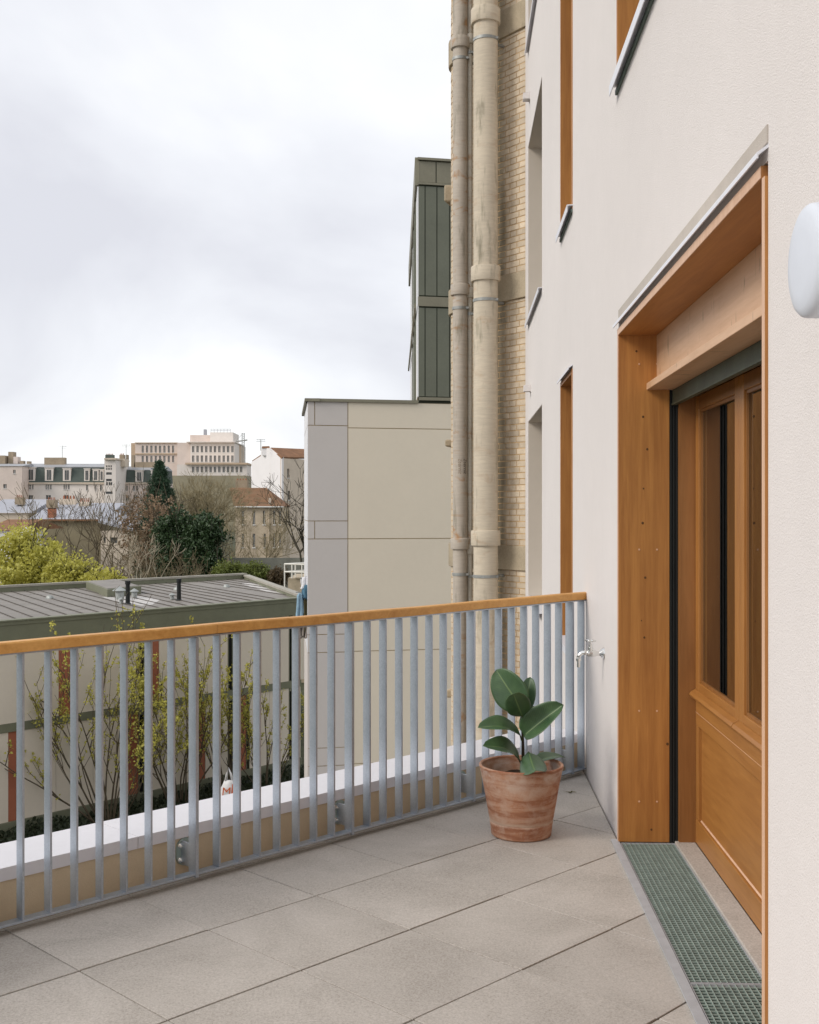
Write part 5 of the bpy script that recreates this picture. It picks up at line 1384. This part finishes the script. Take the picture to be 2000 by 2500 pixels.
mansard('mansard_house', 281, 396, 1178, 1146, 1137, Ym+2, 'shorter mansard house next to the white stair tower', [(290, 304, 1149, 1176), (330, 349, 1149, 1176), (368, 381, 1149, 1176)], [(292, 297, 1185, 1197), (307, 312, 1186, 1198), (325, 330, 1186, 1198), (332, 337, 1186, 1198), (307, 314, 1209, 1222), (326, 336, 1209, 1222)], M['creamp'], [(307, 311, 1110, 1140, 0), (321, 327, 1111, 1142, 0), (330, 395, 1128, 1142, 0)])
# aerials
for i, (px, p0, p1, Y) in enumerate(((152, 1088, 1135, Ym+5), (308, 1085, 1125, Ym+6), (637, 1072, 1100, 172))):
    an = MB(); an.tube(P(px, p1, Y), P(px, p0, Y), .06, n=5)
    for dy_ in (1.5, 6): an.tube(P(px-(11 if i else 1), p0+dy_, Y), P(px+11, p0+dy_, Y), .035, n=4)
    for q in range(-8, 10, 4): an.tube(P(px+q, p0+.2, Y), P(px+q, p0+3, Y), .025, n=4)
    an.build('roof_aerial', M['clamp'], None, ('thin television aerial above the long mansard roof', 'television aerial behind the white stair tower', 'television aerial on the white gabled building')[i], 'aerial', 'roof aerials')

# --- zinc-roofed houses, middle distance
Yz = 136
def gable_roof(t, nm, px0, px1, peave, pridge, Y, run, mat, over=.3):
    mb = MB(); x0, x1 = xat(px0, Y), xat(px1, Y); ze = zat(peave, Y); zr_ = zat(pridge, Y+run)
    mb.add([(x0-over, Y-over, ze), (x1+over, Y-over, ze), (x1+over, Y+run, zr_), (x0-over, Y+run, zr_), (x0-over, Y+2*run+over, ze), (x1+over, Y+2*run+over, ze)], [(0, 1, 2, 3), (3, 2, 5, 4), (0, 3, 4), (1, 5, 2), (0, 4, 5, 1)])
    return mb.build(nm, mat, t)
t, fr, wd = far_building('zinc_roofed_house', 72, 246, 1271, Yz, 'low house with a pale blue zinc roof and a blank olive wall', 'building', mottle('olive_brown_render', (.26, .225, .15), .2, .3, .9), [(161, 166, 1272.5, 1284)], 10)
gable_roof(t, 'roof', 72, 246, 1270, 1228, Yz, 10, M['zinc']); box_part(t, 'eaves_tiles', 70, 248, 1267.5, 1272, Yz-.5, .45, M['rtile'])
ch = box_part(t, 'chimney', 113, 134, 1220, 1240, Yz+6, 1.2, M['chim']); pots(ch, 114, 133, 1214, 1220, Yz+6, 5)
ch = box_part(t, 'chimney', 144, 184, 1218, 1240, Yz+9, 1.0, M['cream']); pots(ch, 150, 182, 1210, 1218, Yz+9, 4)
ch = box_part(t, 'chimney', 192, 217, 1225, 1245, Yz+8, 1.0, M['cream']); pots(ch, 193, 217, 1216, 1225, Yz+8, 5)
ch = box_part(t, 'chimney', 116, 132, 1242, 1266, Yz+1, 1.0, M['pottery'])
t, fr, wd = far_building('zinc_roofed_house', -50, 70, 1253, Yz+4, 'house with a broad light blue zinc roof behind the red-brown tiled roof', 'building', M['cream'], [(-20, -12, 1256, 1266)], 10)
gable_roof(t, 'roof', -50, 70, 1252, 1219, Yz+4, 9, M['zinc']); ch = box_part(t, 'chimney', 36, 56, 1214, 1232, Yz+8, 1.0, M['chim']); pots(ch, 37, 56, 1208, 1214, Yz+8, 4)
t, fr, wd = far_building('tiled_cottage', -40, 36, 1296, 118, 'cottage with a weathered red-brown tile roof behind the yellow-green trees', 'building', M['white'], [], 9)
gable_roof(t, 'roof', -40, 36, 1295, 1268, 118, 8, M['rtile'])
mb = MB(); x0, x1 = xat(22, 116), xat(76, 116); mb.extrude([(x0, zat(1400, 116)), (x0, zat(1318, 116)), (x1-.6, zat(1287, 116)), (x1, zat(1292, 116)), (x1, zat(1400, 116))], lambda u, a, b: (a, 116+u, b), 0, 1.5); mb.build('white_gable_wall', M['white'], None, 'white sloping gable wall rising out of the yellow-green trees', 'wall')
t, fr, wd = far_building('lean_to_house', 246, 330, 1296, Yz-4, 'pale lean-to house with a slanting grey roof beside the conifer', 'building', M['cream'], [(252, 258, 1312, 1326), (268, 286, 1312, 1326)], 8)
mb = MB(); Y = Yz-4.4; mb.add([P(240, 1272, Y), P(246, 1238, Y+8), P(318, 1262, Y+8), P(336, 1296, Y), P(240, 1276, Y), P(336, 1300, Y)], [(0, 3, 2, 1), (0, 4, 5, 3)]); mb.build('roof', M['zinc'], t, solid=.1)

# --- stone house with tiled roof
Ys = 146
ws = [(617, 623, 1247, 1280), (642, 648, 1247, 1280), (667, 672.5, 1247, 1280), (681, 686, 1247, 1280), (617, 623, 1303, 1336), (644, 649, 1303, 1336), (667, 673, 1302, 1336), (681, 686, 1301, 1334), (668, 675, 1358, 1364), (590, 596, 1247, 1280), (590, 596, 1303, 1336)]
t, fr, wd = far_building('stone_house', 575, 690, 1236, Ys, 'rubble stone house with tall narrow windows under an orange-brown tiled roof', 'building', M['stoneh'], ws, 9, frame=M['wframe'])
mb = MB(); z0 = zat(1236, Ys); x0, x1 = xat(572, Ys), xat(693, Ys); zr_ = zat(1191, Ys+4.5); xr0 = xat(560, Ys+4.5); xr1 = xat(651, Ys+4.5)
mb.add([(x0, Ys-.35, z0), (x1, Ys-.35, z0), (xr1, Ys+4.5, zr_), (xr0, Ys+4.5, zr_), (x0, Ys+9.3, z0), (x1, Ys+9.3, z0)], [(0, 1, 2, 3), (1, 5, 2), (3, 2, 5, 4), (0, 3, 4), (0, 4, 5, 1)])
rf = mb.build('roof', M['rtile'], t)
for i in range(1, 15):
    f = i/15; mb = MB(); a = Vector((x0, Ys-.35, z0)).lerp(Vector((xr0, Ys+4.5, zr_)), f); b = Vector((x1, Ys-.35, z0)).lerp(Vector((xr1, Ys+4.5, zr_)), f); mb.tube(a+Vector((0, -.03, .02)), b+Vector((0, -.03, .02)), .035, n=4); mb.build('tile_course', M['chim'], rf)
mb = MB(); mb.box((x0, Ys-.5, z0-.14), (x1, Ys-.36, z0+.02)); mb.build('gutter', M['wframe'], t)
mb = MB(); mb.tube((xat(657.5, Ys), Ys-.15, gz(Ys)), (xat(657.5, Ys), Ys-.15, z0), .09, n=8); mb.build('downpipe', M['stoneh'], t)
box_part(t, 'chimney', 655.5, 660.5, 1216, 1236, Ys+.2, .8, M['cream']); ch = box_part(t, 'chimney', 575, 604, 1172, 1195, Ys+5, 1.2, M['chim']); pots(ch, 576, 603, 1168, 1172, Ys+5, 4)

# --- white gabled building
Yg = 172
gb = thing('gabled_building', P(660, 1380, Yg+4), 'tall white gabled building with a blank wall and brown tiled roof', 'building')
# blank gable faces left-front, beige eaves wall faces right-front
A0 = P(616, 1128, Yg+7); Bm = P(659, 1098, Yg+1.5); C0 = P(690.5, 1116, Yg-2)
zb_ = gz(Yg)-1
mb = MB(); mb.add([(A0.x, A0.y, zb_), (C0.x, C0.y, zb_), tuple(C0), tuple(P(661, 1094, Yg+1.3)), tuple(P(639, 1094, Yg+4)), tuple(P(639, 1113, Yg+4)), tuple(A0)], [tuple(range(7))])
mb.build('gable_wall', M['white'], gb, solid=.3)
mb = MB(); mb.tube((*P(660.5, 1100, Yg+1.2).to_2d(), zb_), P(660.5, 1093, Yg+1.2), .08, n=6); mb.build('downpipe', M['offwhite'], gb)
st = box_part(gb, 'chimney', 639.5, 658.5, 1094, 1112, Yg+2.2, 1.0, M['white']); mb = MB(); mb.add([P(639, 1094, Yg+2.1), P(659, 1094, Yg+2.1), P(658, 1089, Yg+2.3), P(640, 1089.5, Yg+2.3), P(639, 1094, Yg+3.2), P(659, 1094, Yg+3.2), P(658, 1089, Yg+3), P(640, 1089.5, Yg+3)], [(0, 1, 2, 3), (4, 7, 6, 5), (3, 2, 6, 7), (0, 3, 7, 4), (1, 5, 6, 2), (0, 4, 5, 1)]); mb.build('cap', M['rtile'], st)
E1 = P(790, 1146, Yg+10)
def gw_(u, w, z):
    d = Vector((E1.x-C0.x, E1.y-C0.y)); ln = d.length; d /= ln; n_ = Vector((-d.y, d.x)); return (C0.x+d.x*u+n_.x*w, C0.y+d.y*u+n_.y*w, z)
def gu(px):
    d = Vector((E1.x-C0.x, E1.y-C0.y)).normalized(); k = (px-1000)/F; return (k*C0.y-C0.x)/(d.x-k*d.y)
ops = []
for (a, b, c_, d_) in ((701.5, 706.5, 1144, 1166), (703, 708, 1198, 1220), (704, 708.5, 1252, 1272), (704, 709, 1316, 1336), (746, 751, 1160, 1180)):
    ops.append((gu(a), gu(b), zat(d_, Yg-1), zat(c_, Yg-1)))
mb = MB(); wall_grid(mb, gw_, 0, gu(790), zb_, zat(1117, Yg-2), ops, .4); mb.build('eaves_wall', M['cream'], gb)
for o_ in ops:
    mb = MB(); mb.box((o_[0]+.01, .2, o_[2]+.01), (o_[1]-.01, .25, o_[3]-.01), gw_); w = mb.build('window', M['winglass'], gb); mb = MB(); mb.box((o_[0]-.05, -.1, o_[2]-.15), (o_[1]+.05, -.002, o_[2]-.02), gw_); mb.build('sill', M['wframe'], w)
mb = MB(); q = [P(688, 1118, Yg-2.3), P(790, 1119, Yg+9.5), P(790, 1100, Yg+14), P(662, 1094.5, Yg+1.2)]
mb.add(q + [P(616, 1128, Yg+8)+Vector((0, 0, .1)), P(690, 1128, Yg+22)], [(0, 1, 2, 3), (3, 2, 5, 4)]); mb.build('roof', M['rtile'], gb, solid=.25)
t, fr, wd = far_building('grey_tower', 611, 617, 1170, 420, 'narrow grey tower seen in the gap beside the white gable', 'building', mottle('blue_grey_tower', (.28, .30, .34), .15, .4, .8), [], 6)
